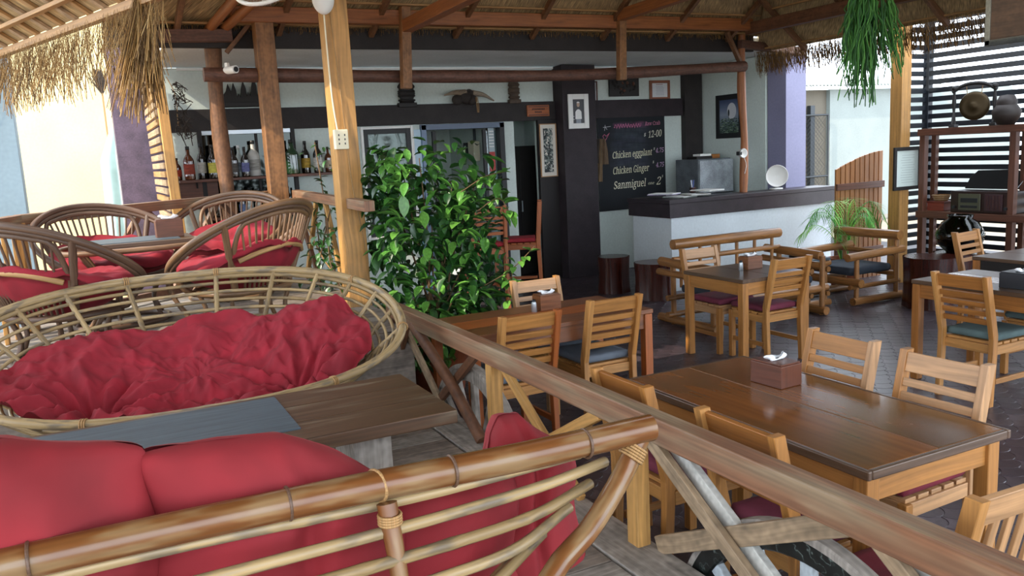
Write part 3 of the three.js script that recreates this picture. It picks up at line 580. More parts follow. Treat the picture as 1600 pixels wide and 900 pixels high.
// bar chairs with red seats, before the sliding door
for (const [x, z, turn, label] of [[4.56, -8.92, -2.06, 'tall orange bar chair with red seat seen from its side'], [4.0, -8.75, PI * 0.95, 'tall orange bar chair with slatted back behind the shrub']]) {
  const r = thing('bar_chair', label, 'bar chair', [x, 0, z], turn);
  chairParts(r, M.redSeat, { seat: 0.74, top: 1.2, w: 0.42, tall: 0.1, wood1: M.redwood, wood2: M.redwood, rail: M.redwood, slats: 4, lean: 0.04 });
}

// ---- counter
{
  const t = thing('bar_counter', 'white bar counter with dark brown top and banded edge', 'counter');
  part(t, 'body', join([box(2.66, 0.9, 0.28, 0, [7.58, 0.45, -8.36]), box(0.4, 0.9, 0.52, 0, [6.45, 0.45, -8.76])]), M.counterWhite);
  part(t, 'band', join([box(2.74, 0.17, 0.34, 0.004, [7.58, 0.985, -8.36]), box(0.46, 0.17, 0.54, 0.004, [6.44, 0.985, -8.79])]), M.counterTop);
  part(t, 'top', join([box(2.76, 0.05, 0.36, 0.004, [7.58, 1.095, -8.36]), box(0.48, 0.05, 0.54, 0.004, [6.44, 1.095, -8.8])]), M.counterTop);
}
{
  const t = thing('refrigerator', 'grey refrigerator standing behind the counter', 'refrigerator', [8.0, 0, -9.75]);
  const h = onZ(1110, 248, -9.5).y;
  part(t, 'cabinet', box(0.6, h, 0.5, 0.01, [0, h / 2, 0]), M.fridgeSide);
  part(t, 'door', box(0.6, h * 0.66, 0.05, 0.012, [0, h * 0.35, 0.278]), M.fridge); part(t, 'door', box(0.6, h * 0.3, 0.05, 0.012, [0, h * 0.84, 0.278]), M.fridge);
  part(t, 'handle', box(0.02, 0.2, 0.025, 0.006, [-0.25, h * 0.5, 0.315]), M.steel);
  for (const [nm, lb, w, hh, d, x, z, m, y] of [['book', 'dark book stack lying on the refrigerator', 0.28, 0.04, 0.22, -0.1, 0.05, M.blackWood, 0], ['notebook', 'white papers lying on the dark books on the refrigerator', 0.2, 0.03, 0.16, -0.08, 0.08, M.paper, 0.041], ['wooden_box', 'small brown box on top of the refrigerator', 0.16, 0.06, 0.14, 0.14, 0.04, M.teakC, 0]]) solo(nm, lb, nm.replace('_', ' '), box(w, hh, d, 0.004, [8.0 + x, h + hh / 2 + y, -9.75 + z]), m);
}
// ---- things on the counter
{
  let mag = 0;
  for (const [x, z, r, l, c] of [[6.6, -8.5, 0.2, 'grey printed magazine lying on the counter', '#8d948f'], [6.78, -8.42, -0.25, 'pale newspaper spread on the counter', '#b9bcb4'], [6.45, -8.62, 0.5, 'lilac leaflet on the counter corner', '#a49bb8'], [6.95, -8.4, 0.1, 'white papers on the counter beside the newspaper', '#d8dad4']]) { const t = thing('magazine', l, 'magazine', [x, 1.12 + 0.02 * (mag++), z], r); part(t, 'cover', box(0.26, 0.012, 0.34, 0.002, [0, 0.006, 0]), mat(c, 0.6, { map: tSpeck })); part(t, 'pages', box(0.25, 0.006, 0.33, 0, [0.006, 0.015, 0.004]), M.paper); }
  const cup = thing('pen_cup', 'dark cup with pens on the counter near the refrigerator', 'pen cup', [6.95, 1.12, -8.68]);
  part(cup, 'cup', lathe([[0, 0], [0.04, 0], [0.042, 0.1], [0.037, 0.1], [0.036, 0.01], [0, 0.01]], 16), M.stump);
  for (let k = 0; k < 4; k++) part(cup, 'pen', sweep([V(0, 0.02, 0), V(rr(-0.05, 0.05), 0.19, rr(-0.04, 0.04))], 0.005, { radial: 6 }), k % 2 ? M.white : mat('#3b4f9a', 0.4));
  const rec = thing('desk_lamp', 'white round lamp on a stand at the counter end', 'lamp', [8.1, 1.12, -8.4], -0.6);
  part(rec, 'shade', lathe([[0.02, -0.03], [0.11, -0.02], [0.14, 0.03], [0.145, 0.07], [0.135, 0.07], [0.1, 0], [0, -0.01]], 24).rotateX(PI / 2).translate(0, 0.18, 0), M.white);
  part(rec, 'stand', box(0.05, 0.1, 0.05, 0.01, [0, 0.06, -0.04]), M.black); part(rec, 'base', lathe([[0, 0], [0.09, 0], [0.085, 0.02], [0, 0.025]], 20), M.white);
  const fan = thing('wall_lamp', 'small round black and white lamp fixed to the counter post', 'lamp', [7.5, 1.62, -8.37]);
  part(fan, 'shade', lathe([[0, -0.05], [0.05, -0.04], [0.06, 0.03], [0.05, 0.03], [0, 0]], 16).rotateX(PI / 2), M.white); part(fan, 'bracket', box(0.05, 0.05, 0.06, 0.008, [-0.05, 0, 0]), M.black);
  part(fan, 'cord', sweep([V(0.02, -0.03, 0.0), V(0.05, -0.15, 0.02), V(0.03, -0.26, 0.01)], 0.004, { radial: 5 }), M.white);
}

// ---- bamboo bench, table and armchair by the counter
const pole = (a, b, r) => cane([a, b], r, { radial: 10, gap: 0.42, amp: 0.05, step: 0.06 });
{
  const t = thing('bamboo_bench', 'bamboo bench with dark cushions along the white counter', 'bench'), x0 = 5.12, x1 = 6.52, zb = -6.72, zf = -6.14;
  part(t, 'back_pole', pole(V(x0, 0.8, zb), V(x1, 0.8, zb), 0.052), M.bambooBrown);
  part(t, 'back_pole', pole(V(x0, 0.65, zb), V(x1, 0.65, zb), 0.026), M.bambooBrown);
  for (let k = 0; k < 6; k++) part(t, 'back_upright', pole(V(x0 + 0.1 + k * 0.24, 0.36, zb), V(x0 + 0.1 + k * 0.24, 0.78, zb), 0.018), M.bambooBrown);
  for (const x of [x0, x1]) {
    part(t, 'arm_pole', pole(V(x, 0.62, zb - 0.2), V(x, 0.6, zf), 0.045), M.bambooBrown); part(t, 'arm_pole', pole(V(x, 0.51, zb - 0.24), V(x, 0.5, zf), 0.035), M.bambooBrown);
    part(t, 'leg', pole(V(x, 0.0, zb), V(x, 0.64, zb), 0.028), M.bambooBrown); part(t, 'leg', pole(V(x, 0.0, zf + 0.02), V(x, 0.6, zf + 0.02), 0.028), M.bambooBrown);
    part(t, 'skid', pole(V(x, 0.045, zb - 0.22), V(x, 0.045, zf + 0.08), 0.044), M.bambooBrown);
  }
  for (const [y, z, r] of [[0.27, zf, 0.04], [0.27, zb, 0.03], [0.1, zb, 0.03]]) part(t, 'seat_pole', pole(V(x0 - 0.08, y, z), V(x1 + 0.08, y, z), r), M.bambooBrown);
  for (let k = 0; k < 3; k++) { const c = solo('seat_cushion', ['dark blue grey cushion at the counter corner end of the bamboo bench', 'dark blue grey middle cushion of the bamboo bench', 'dark blue grey cushion of the bench beside the bamboo coffee table'][k], 'cushion', pillow(0.42, 0.09, 0.48), M.navyCush); c.position.set(x0 + 0.27 + k * 0.43, 0.36, (zb + zf) / 2); }
}
{
  const t = thing('bamboo_table', 'low bamboo coffee table with dark slate coloured top', 'coffee table'), x0 = 6.64, x1 = 6.88, z0 = -6.85, z1 = -6.42;
  part(t, 'top', box(x1 - x0 + 0.1, 0.03, z1 - z0 + 0.06, 0.004, [(x0 + x1) / 2, 0.505, (z0 + z1) / 2]), M.slateWood);
  for (const z of [z0, z1]) { part(t, 'edge_pole', pole(V(x0 - 0.04, 0.46, z), V(x1 + 0.06, 0.46, z), 0.03), M.bambooBrown); part(t, 'skid', pole(V(x0 - 0.05, 0.04, z), V(x1 + 0.06, 0.04, z), 0.038), M.bambooBrown); for (const x of [x0, x1]) part(t, 'leg', pole(V(x, 0.04, z), V(x, 0.46, z), 0.022), M.bambooBrown); }
  for (const x of [x0, x1]) { part(t, 'cross_pole', pole(V(x, 0.4, z0 - 0.05), V(x, 0.4, z1 + 0.05), 0.03), M.bambooBrown); part(t, 'cross_pole', pole(V(x, 0.14, z0 - 0.05), V(x, 0.14, z1 + 0.05), 0.025), M.bambooBrown); }
  tissueBox([6.7, 0.52, -6.66], 0.2, 'small black tissue box on the bamboo coffee table', { w: 0.1, h: 0.07, d: 0.1, body: M.blackWood });
}
{
  const t = thing('bamboo_armchair', 'bamboo armchair with dark cushion in front of the picket gate', 'armchair'), xf = 7.02, xb = 7.72, z0 = -6.92, z1 = -6.22;
  part(t, 'back_pole', pole(V(xb - 0.02, 0.7, z0 - 0.1), V(xb - 0.02, 0.7, z1 + 0.06), 0.052), M.bambooBrown); part(t, 'back_pole', pole(V(xb - 0.02, 0.5, z0 - 0.05), V(xb - 0.02, 0.5, z1), 0.028), M.bambooBrown);
  for (const z of [z0, z1]) {
    part(t, 'arm_pole', pole(V(xf - 0.04, 0.52, z), V(xb + 0.1, 0.54, z), 0.043), M.bambooBrown);
    part(t, 'leg', pole(V(xf + 0.1, 0.04, z), V(xf + 0.1, 0.5, z), 0.026), M.bambooBrown); part(t, 'leg', pole(V(xb, 0.04, z), V(xb, 0.7, z), 0.026), M.bambooBrown);
    part(t, 'skid', pole(V(xf + 0.05, 0.045, z), V(xb + 0.1, 0.045, z), 0.042), M.bambooBrown);
    part(t, 'cross_pole', pole(V(xf, 0.2, z), V(xb + 0.05, 0.2, z), 0.025), M.bambooBrown);
  }
  part(t, 'seat_pole', pole(V(xf + 0.06, 0.25, z0 - 0.1), V(xf + 0.06, 0.25, z1 + 0.1), 0.045), M.bambooBrown); part(t, 'seat_pole', pole(V(xb, 0.28, z0), V(xb, 0.28, z1), 0.03), M.bambooBrown);
  const c = solo('seat_cushion', 'dark cushion on the bamboo armchair', 'cushion', pillow(0.6, 0.1, 0.6), M.navyCush); c.position.set(7.4, 0.35, -6.57);
}
// ---- log stools
for (const [x, z, r, h, l] of [[5.72, -8.72, 0.2, 0.45, 'glossy dark red log stool beside the purple column'], [5.85, -8.02, 0.24, 0.43, 'wide glossy log stool in front of the counter corner'], [7.62, -5.72, 0.26, 0.52, 'dark log stool below the framed notice'], [8.16, -5.8, 0.24, 0.5, 'dark log stool carrying the glass terrarium']]) {
  const t = thing('log_stool', l, 'stool', [x, 0, z]), k = rnd() * 9;
  part(t, 'trunk', smoothN(uvMetres(surface((u, v) => { const a = u * 2 * PI, q = r * (1 + 0.05 * Math.sin(3 * a + k) + 0.03 * Math.sin(7 * a) - 0.05 * Math.sin(v * PI)); return V(Math.cos(a) * q, v * h, -Math.sin(a) * q); }, 36, 5), 1)), M.stump);
  part(t, 'top', uvMetres(new THREE.CircleGeometry(r * 0.985, 30).rotateX(-PI / 2).translate(0, h, 0), 0), M.stump);
}

// ================================================================ deck furniture
// crumpled cloth height: ridged folds drawn along a direction field
const folds = (x, y, k, f = 3.2) => { const wx = x + 0.25 * fbm(x * 1.7 + k, y * 1.7, k), wy = y + 0.25 * fbm(x * 1.7, y * 1.7 + k, k + 5); const r = (s, o) => 1 - Math.abs(2 * N(wx * s + o, wy * s * 0.55, k + o)); return 0.6 * r(f, 1) + 0.3 * r(f * 1.9, 4) + 0.14 * r(f * 3.7, 8); };

// round rattan tub chair; faces +z
function tubChair(p, turn, label, m = M.rattan) {
  const t = thing('rattan_chair', label, 'rattan chair', p, turn, undefined);
  const hoop = (a, rx = 0.5, drop = 0) => V(rx * Math.sin(a), 0.60 + 0.24 * Math.cos(a) - drop, -(rx - 0.09) * Math.cos(a) - 0.02);
  const seat = (a, r = 0.27, y = 0.3) => V(r * Math.sin(a), y, -r * 0.85 * Math.cos(a));
  const ring = (f, n = 28) => Array.from({ length: n }, (_, i) => f((i / n) * 2 * PI));
  part(t, 'hoop', cane(ring((a) => hoop(a)), 0.021, { closed: true, radial: 8, gap: 0.4, amp: 0.06 }), m);
  part(t, 'hoop', cane(ring((a) => hoop(a, 0.485, 0.028)), 0.014, { closed: true, radial: 6, amp: 0.05 }), M.rattanDark);
  const arc = (a0, a1, f, n = 14) => Array.from({ length: n + 1 }, (_, i) => f(a0 + (a1 - a0) * i / n));
  part(t, 'back_arch', cane([seat(-0.95, 0.3), hoop(-0.85, 0.42, 0.17), ...arc(-0.7, 0.7, (a) => hoop(a, 0.47, 0.055), 8), hoop(0.85, 0.42, 0.17), seat(0.95, 0.3)], 0.016, { radial: 7 }), m);
  for (let k = 0; k < 15; k++) { const a = -0.72 + k * 0.103; part(t, 'spindle', sweep([hoop(a, 0.47, 0.055), hoop(a, 0.41, 0.22).lerp(seat(a), 0.28).add(V(0, 0, -0.012)), seat(a * 1.05, 0.28)], 0.0075, { radial: 5, step: 0.09 }), m); }
  part(t, 'back_band', cane(arc(-0.85, 0.85, (a) => hoop(a, 0.43, 0.2).lerp(seat(a), 0.2).add(V(0, 0, -0.022))), 0.017, { radial: 6 }), M.binding);
  for (const a of [-0.95, 0.95]) part(t, 'upright', cane([hoop(a), seat(a, 0.31)], 0.021, { radial: 7 }), m);
  for (const a of [-2.1, 2.1]) part(t, 'arm_support', cane([hoop(a), hoop(a, 0.4, 0.16), seat(a, 0.3)], 0.018, { radial: 6 }), m);
  part(t, 'seat_ring', cane(ring((a) => seat(a, 0.32), 20), 0.02, { closed: true, radial: 7 }), m);
  part(t, 'base_ring', cane(ring((a) => seat(a, 0.33, 0.022), 20), 0.02, { closed: true, radial: 7 }), m);
  for (let k = 0; k < 6; k++) { const a = k * PI / 3 + 0.4; part(t, 'leg', cane([seat(a, 0.32), seat(a, 0.27, 0.16), seat(a, 0.33, 0.025)], 0.015, { radial: 6 }), m); }
  const k0 = rnd() * 20;
  const top = (u, v) => { const a = u * 2 * PI, r = v, x = 0.42 * r * Math.sin(a), z = -0.37 * r * Math.cos(a); const y = 0.33 + 0.1 * r * r + 0.15 * Math.pow(r, 2.2) * Math.max(0, Math.cos(a)) + 0.13 * Math.sqrt(Math.max(0, 1 - Math.pow(r, 5))) - 0.05 * Math.exp(-r * r * 40) + 0.055 * (folds(x * 1.3, z * 1.3, k0, 3.2) - 0.5) * smooth(0.03, 0.4, r); return V(x, y, z); };
  const under = (u, v) => { const e = top(u, 1), b = V(0.2 * Math.sin(u * 2 * PI), 0.31, -0.18 * Math.cos(u * 2 * PI)); return e.lerp(b, Math.pow(v, 0.8)).add(V(0.03 * Math.sin(u * 2 * PI) * Math.sin(v * PI), 0, -0.03 * Math.cos(u * 2 * PI) * Math.sin(v * PI))); };
  const cu = part(t, 'cushion', smoothN(join([flip(surface((u, v) => top(u, Math.sin(v * PI / 2)), 60, 22, [2.4, 0.5])), surface(under, 60, 8, [2.4, 0.3])])), M.red, 'crumpled red seat cushion');
  part(cu, 'button', new THREE.SphereGeometry(0.016, 10, 6).scale(1, 0.5, 1).translate(0, top(0, 0).y + 0.004, 0), M.red);
  return t;
}
function flip(g) { const ix = g.index.array; for (let i = 0; i < ix.length; i += 3) { const q = ix[i + 1]; ix[i + 1] = ix[i + 2]; ix[i + 2] = q; } g.computeVertexNormals(); return g; }
tubChair([0.84, DECK2, -5.62], -2.45, 'round rattan tub chair beside the ivy with its spindled back to the bamboo nest sofa', M.rattan);
tubChair([-0.2, DECK2, -5.45], 2.35, 'round rattan tub chair by the boarded side rail, back turned to the nest sofa', M.rattanDark);
tubChair([0.12, DECK2, -6.58], 0.4, 'round rattan tub chair in front of the yellow wall facing the small table', M.rattanDark);
tubChair([0.98, DECK2, -7.25], -0.55, 'round rattan tub chair before the bottle shelf facing the small table', M.rattan);
// small table between them
{
  const t = thing('rattan_table', 'small rattan table with grey slate inlay between the tub chairs', 'table', [0.23, DECK2, -6.04]);
  part(t, 'top', box(0.74, 0.028, 0.5, 0.004, [0, 0.615, 0]), M.coffee); part(t, 'inlay', box(0.6, 0.006, 0.4, 0.002, [-0.02, 0.631, 0]), M.slateWood, 'grey slate coloured inlay');
  part(t, 'rim', cane([V(-0.37, 0.59, -0.25), V(0.37, 0.59, -0.25), V(0.37, 0.59, 0.25), V(-0.37, 0.59, 0.25)], 0.018, { closed: true, radial: 6 }), M.rattan);
  for (const x of [-0.32, 0.32]) for (const z of [-0.2, 0.2]) part(t, 'leg', cane([V(x, 0.6, z), V(x * 0.6, 0.3, z * 0.6), V(x * 1.05, 0, z * 1.05)], 0.017, { radial: 6 }), M.rattan);
  tissueBox([0.46, DECK2 + 0.63, -6.02], 0.05, 'brown wooden tissue holder on the small rattan table', { w: 0.17, h: 0.115, d: 0.08, body: M.frameBrown });
}

// ---- bamboo nest sofa
{
  const t = thing('nest_sofa', 'wide oval bamboo nest sofa of curved canes facing the slate inlaid table', 'sofa');
  const C = V(0.4, 0, -4.5), K0 = 1.7, KA = (a) => 4.4 - 1.5 * smooth(0.35, 0.95, Math.sin(a)) - 0.8 * smooth(0, 1, -Math.cos(a)) - 1.0 * smooth(0.5, 1, -Math.sin(a));
  const dr = (p) => 0.062 * (0.55 + 0.225 * (p + 1));
  const rim = (a, k = 0) => {                                  // a = 0 at the back, going round; k rows below the rim
    const sx = 1.09 - 0.055 * k, sz = 0.56 - 0.045 * k, c = Math.cos(a), s = Math.sin(a), q = Math.pow(Math.abs(s), 0.78) * Math.sign(s), p = Math.pow(Math.abs(c), 0.9) * Math.sign(c);
    return V(C.x + sx * q, 0.955 + 0.245 * p - dr(p) * k, C.z - sz * p);
  };
  const ring = (k) => Array.from({ length: 56 }, (_, i) => rim((i / 56) * 2 * PI, k));
  part(t, 'rim', cane(ring(0), 0.022, { closed: true, radial: 9, gap: 0.35, max: 240 }), M.bamboo);
  part(t, 'rim', cane(ring(0.42), 0.013, { closed: true, radial: 7, max: 240 }), M.bambooOld);
  for (let k = 0.95, j = 0; k < 7.5; k += 0.72, j++) part(t, 'cane', cane(ring(k), 0.0095, { closed: true, radial: 6, gap: 0.33, max: 220, step: 0.05 }), j % 2 ? M.bamboo : M.bambooOld);
  for (let i = 0; i < 22; i++) { const a = (i / 22) * 2 * PI + 0.12; part(t, 'rib', cane([rim(a, 0), rim(a, 2.5), rim(a, 5), rim(a, 7.5)], 0.014, { radial: 6 }), i % 2 ? M.bambooOld : M.bamboo); if (i % 3 === 0) { const p = rim(a, 0), q = rim(a, 0.6); part(t, 'binding', join([0, 1, 2].map((j) => new THREE.TorusGeometry(0.026, 0.004, 5, 12).rotateY(PI / 2 - a).translate(p.x, p.y - 0.004, p.z).translate(0.01 * (j - 1) * Math.cos(a), 0, 0.01 * (j - 1) * Math.sin(a)))), M.binding); } }
  const base = (a, y, f = 1) => V(C.x + 0.62 * f * Math.sin(a), y, C.z - 0.27 * f * Math.cos(a));
  for (const [y, f] of [[DECK + 0.02, 1.05], [0.46, 1]]) part(t, 'base_ring', cane(Array.from({ length: 24 }, (_, i) => base((i / 24) * 2 * PI, y, f)), 0.022, { closed: true, radial: 7 }), M.bambooOld);
  for (let i = 0; i < 10; i++) { const a = (i / 10) * 2 * PI; part(t, 'leg', cane([base(a, 0.5), base(a, DECK + 0.02, 1.05)], 0.018, { radial: 6 }), M.bambooOld); }
  // two tufted lobes of the big cushion
  const tuft = [[-0.1, -4.36], [0.86, -4.3]];
  const top = (u, v) => {
    const a = u * 2 * PI, r = v, edge = rim(a, KA(a)), c0 = Math.cos(a), p = Math.pow(Math.abs(c0), 0.9) * Math.sign(c0);
    const x = C.x + (edge.x - C.x) * r * 0.98, z = C.z + (edge.z - C.z) * r * 0.95;
    const k = Math.min(7.5, KA(a) + (1 - r) * 5.5), bowl = 0.955 + 0.245 * p - dr(p) * k + 0.075;
    let y = 0.74 + (bowl - 0.74) * smooth(0, 0.6, r) + 0.015 * smooth(0.55, 1.25, x) * r * (1 + p) + 0.05 * Math.sin(PI * r) - 0.03 * smooth(0.9, 1, r);
    let d = 9, ang = 0; for (const [tx, tz] of tuft) { const q = Math.hypot((x - tx) * 0.9, (z - tz) * 1.5); if (q < d) { d = q; ang = Math.atan2((z - tz) * 1.5, x - tx); } }
    const near = Math.exp(-d * d * 7), rad = Math.sin(ang * 11 + 4 * N(x * 3, z * 3, 2) + 2.5 * N(x * 8, z * 8, 5)), rad2 = Math.sin(ang * 23 + 5 * N(x * 5, z * 5, 7));
    y += -0.12 * Math.exp(-d * d * 60) + (0.022 * near + 0.006) * (rad + 0.35 * rad2) * smooth(0.02, 0.12, d) + 0.088 * (folds(x * 1.1, z * 1.9, 3.3, 2.8) - 0.5) * (0.45 + 0.4 * r) + 0.034 * (folds(x * 2.3 + 5, z * 3.1, 8.1, 3.4) - 0.5) - 0.06 * Math.exp(-Math.pow((x - 0.32 - 0.1 * (z + 4.5)) / 0.09, 2)) * (0.4 + 0.6 * r);
    return V(x, y, z);
  };
  const under = (u, v) => { const a = u * 2 * PI, e = top(u, 1), b = rim(a, 6.6); b.x = C.x + (b.x - C.x) * 0.86; b.z = C.z + (b.z - C.z) * 0.86; return e.lerp(b, v); };
  part(t, 'cushion', smoothN(join([flip(surface(top, 280, 100, [5, 0.9])), surface(under, 280, 5, [5, 0.4])])), M.red, 'crumpled red cushion with two tufted lobes');
}

// ---- slate inlaid coffee table on the deck
{
  const t = thing('coffee_table', 'worn brown plank coffee table with blue grey slate inlay', 'coffee table');
  const x0 = -1.0, x1 = 1.21, z0 = -3.67, z1 = -2.99, h = 0.8, zm = (z0 + z1) / 2;
  for (let k = 0; k < 3; k++) part(t, 'plank', box(x1 - x0, 0.055, (z1 - z0) / 3 - 0.002, 0.006, [(x0 + x1) / 2, h - 0.0275, z0 + (k + 0.5) * (z1 - z0) / 3]), M.coffee);
  part(t, 'inlay', box(0.98, 0.008, 0.5, 0.002, [0.13, h + 0.002, zm - 0.04]), M.slateWood, 'blue grey slate coloured inlay');
  for (const x of [x0 + 0.25, x1 - 0.3]) { part(t, 'trestle', box(0.16, h - DECK - 0.055, 0.3, 0.006, [x, (h - 0.055 + DECK) / 2, zm]), M.deckGrey); part(t, 'foot', box(0.2, 0.06, 0.5, 0.006, [x, DECK + 0.03, zm]), M.railDark); }
}

// ---- bamboo sofa seen from behind
{
  const t = thing('bamboo_sofa', 'bamboo sofa seen from behind with thick top pole and red cushions', 'sofa');
  const zb = -1.7, xr = 1.16;
  const fat = (pts, r, m, o) => part(t, 'top_pole', cane(pts, r, { radial: 16, gap: 9, amp: 0, ...o }), m);
  fat([V(-1.1, 1.095, zb + 0.02), V(-0.3, 1.095, zb - 0.025), V(0.4, 1.095, zb - 0.01), V(0.85, 1.095, zb + 0.02), V(1.19, 1.1, zb + 0.035)], 0.034, M.bambooGlossy);
  part(t, 'bow', sweep([V(1.17, 1.085, -1.675), V(1.1, 1.0, -1.66), V(0.97, 0.91, -1.61), V(0.84, 0.86, -1.56), V(0.66, 0.7, -1.47), V(0.5, 0.5, -1.4), V(0.4, 0.33, -1.4)], 0.026, { radial: 12 }), M.bambooGlossy);
  part(t, 'back_cane', cane([V(-1.1, 1.045, zb), V(0, 1.052, zb - 0.03), V(0.6, 1.05, zb), V(1.0, 1.06, zb + 0.0)], 0.013, { radial: 8 }), M.bamboo);
  for (let k = 0; k < 7; k++) {
    const y = 1.008 - 0.054 * k, xe = 1.1 - 0.048 * k - 0.012 * k * k * 0.6, ye = 1.0 - 0.042 * k, ze = -1.74 + 0.012 * k, zq = -1.67 + 0.03 * k;
    part(t, 'back_cane', cane([V(-1.15, y - 0.01, zq), V(-0.4, y - 0.005, zq + 0.015), V(0.2, y, zq + 0.02), V(0.6, y, zq + 0.01), V(xe - 0.2, y + 0.002, zq - 0.015), V(xe, ye + 0.006, ze)], 0.0135, { radial: 9, gap: 0.2, amp: 0.1, w: 0.008 }), k % 2 ? M.bambooOld : M.bamboo);
  }
  part(t, 'upright', sweep([V(0.495, 1.07, -1.66), V(0.5, 0.9, -1.62), V(0.5, 0.33, -1.5)], (s) => 0.019 + 0.004 * Math.exp(-s * 9), { radial: 12 }), M.bambooGlossy);
  part(t, 'upright', sweep([V(-0.5, 1.07, -1.66), V(-0.5, 0.9, -1.62), V(-0.5, 0.33, -1.5)], 0.019, { radial: 10 }), M.bambooGlossy);
  const wrap = (c, ax, n, R = 0.026) => { const g = []; for (let k = 0; k < n; k++) { const q = new THREE.TorusGeometry(R, 0.0035, 6, 20).rotateX(PI / 2); q.rotateZ(ax).translate(c.x + Math.sin(-ax) * k * 0.006, c.y + k * 0.006, c.z); g.push(q); } part(t, 'binding', join(g), M.binding); };
  wrap(V(0.497, 1.028, -1.652), 0, 4, 0.024); wrap(V(1.128, 1.035, -1.667), -0.7, 5, 0.031);
  part(t, 'binding', new THREE.TorusGeometry(0.036, 0.0045, 7, 24).rotateY(PI / 2 + 0.3).translate(0.49, 1.092, -1.708), M.binding);
  // frame under the seat
  for (const [x, z] of [[-0.9, -2.5], [0.9, -2.5], [-0.5, -1.55], [0.45, -1.45]]) part(t, 'leg', cane([V(x, DECK, z), V(x, 0.62, z)], 0.03, { radial: 9 }), M.bambooOld);
  part(t, 'front_pole', cane([V(-1.05, 0.62, -2.5), V(1.05, 0.62, -2.5)], 0.03, { radial: 9 }), M.bambooOld);
  for (let k = 0; k < 5; k++) part(t, 'seat_pole', cane([V(-0.9 + k * 0.45, 0.61, -2.5), V(-0.9 + k * 0.4, 0.6, -1.56)], 0.02, { radial: 7 }), M.bambooOld);
  // puffed back cushions, side by side
  const puff = (x0, x1, zc, y0, yt, tz, k, lean, prof) => {
    const f = (u, v) => { const xx = x0 + (x1 - x0) * u, y1 = (prof ? prof(xx) : yt) - 0.02 * Math.pow(Math.abs(2 * u - 1), 6) + 0.012 * Math.sin(u * 9 + k); const a = v * 2 * PI, ce = Math.cos(a), se = Math.sin(a), pu = Math.pow(Math.sin(PI * clamp(u, 0.0, 1)), 0.45), yy = (y0 + y1) / 2 + (y1 - y0) / 2 * Math.sign(ce) * Math.pow(Math.abs(ce), 0.75) * (0.86 + 0.14 * pu), x = x0 + (x1 - x0) * u + 0.012 * Math.sin(yy * 22 + k);
      const cr = 1 - 0.28 * Math.exp(-Math.pow((u - 0.52 - 0.05 * Math.sin(k)) / 0.05, 2)) * (k % 2);
      return V(x, yy + 0.01 * fbm(x * 5, a, k), zc + lean * (yy - y0) + tz * Math.sign(se) * Math.pow(Math.abs(se), 0.8) * pu * cr + 0.03 * (folds(x * 1.4, yy * 1.6, k, 2.2) - 0.6) * Math.sign(se)); };
    const c = part(t, 'cushion', smoothN(surface(f, 60, 48, [x1 - x0, 1])), M.redB, 'puffed red back cushion');
    return c;
  };
  const along = (pts) => (x) => { for (let i = 1; i < pts.length; i++) if (x <= pts[i][0]) { const t = clamp((x - pts[i - 1][0]) / (pts[i][0] - pts[i - 1][0]), 0, 1); return pts[i - 1][1] + (pts[i][1] - pts[i - 1][1]) * t; } return pts[pts.length - 1][1]; };
  puff(-1.0, -0.5, -1.86, 0.64, 1.29, 0.13, 2, 0.04); puff(-0.55, 0.055, -1.87, 0.63, 1.3, 0.135, 4, 0.02, along([[-0.55, 1.29], [-0.2, 1.295], [0.06, 1.275]])); puff(0.03, 0.64, -1.87, 0.63, 1.27, 0.13, 3, 0.02, along([[0.03, 1.265], [0.2, 1.235], [0.34, 1.19], [0.43, 1.14], [0.52, 1.08], [0.64, 0.99]])); puff(0.54, 0.88, -1.85, 0.63, 1.03, 0.115, 6, 0); puff(0.8, 1.1, -1.88, 0.66, 1.13, 0.105, 5, -0.1, along([[0.8, 1.02], [0.9, 1.11], [0.96, 1.12], [1.1, 0.98]]));
  for (const [x, z] of [[-0.175, -1.722], [0.3, -1.716], [0.66, -1.69], [1.0, -1.67]]) part(t, 'node_ring', new THREE.TorusGeometry(0.0345, 0.0035, 6, 28).rotateY(PI / 2).translate(x, 1.0955, z), M.rattanDark);
}

// ---- half cart wheels fixed along the rail
function halfWheel(x, z, R, label, rimM, spokeM, hubM) {
  const t = thing('cart_wheel', label, 'cart wheel', [x, 0, z], 0), ring = (r0, r1, d) => { const p = [], n = 40; for (let i = 0; i <= n; i++) p.push([r1 * Math.cos(PI * i / n), r1 * Math.sin(PI * i / n)]); for (let i = n; i >= 0; i--) p.push([r0 * Math.cos(PI * i / n), r0 * Math.sin(PI * i / n)]); return uvMetres(extrude(p, d, 0.006).translate(0, 0.006, -d / 2).rotateY(PI / 2), 1); };
  part(t, 'rim', ring(R - 0.085, R - 0.02, 0.04), rimM); part(t, 'tyre', ring(R - 0.018, R, 0.045), M.deckGrey);
  for (let k = 0; k < 7; k++) { const a = PI * (k + 0.5) / 7; part(t, 'spoke', bar(V(0, 0.09 * Math.sin(a) + 0.01, 0.09 * Math.cos(a)), V(0, (R - 0.08) * Math.sin(a), (R - 0.08) * Math.cos(a)), 0.035, 0.05, 0.008), spokeM); }
  part(t, 'hub', uvMetres(extrude(Array.from({ length: 17 }, (_, i) => [0.12 * Math.cos(PI * i / 16), 0.12 * Math.sin(PI * i / 16)]), 0.07, 0.006).translate(0, 0.006, -0.035).rotateY(PI / 2), 0), hubM);
}
const tMarble = tex(256, 256, tile((u, v) => { const n = fbm(u * 4, v * 4, 3), q = Math.abs(Math.sin(6 * (n * 2 + u))); return clamp(0.14 + 0.1 * fbm(u * 9, v * 9, 7) + 0.6 * Math.pow(1 - q, 9), 0, 1); }), { repeat: [2, 2] });
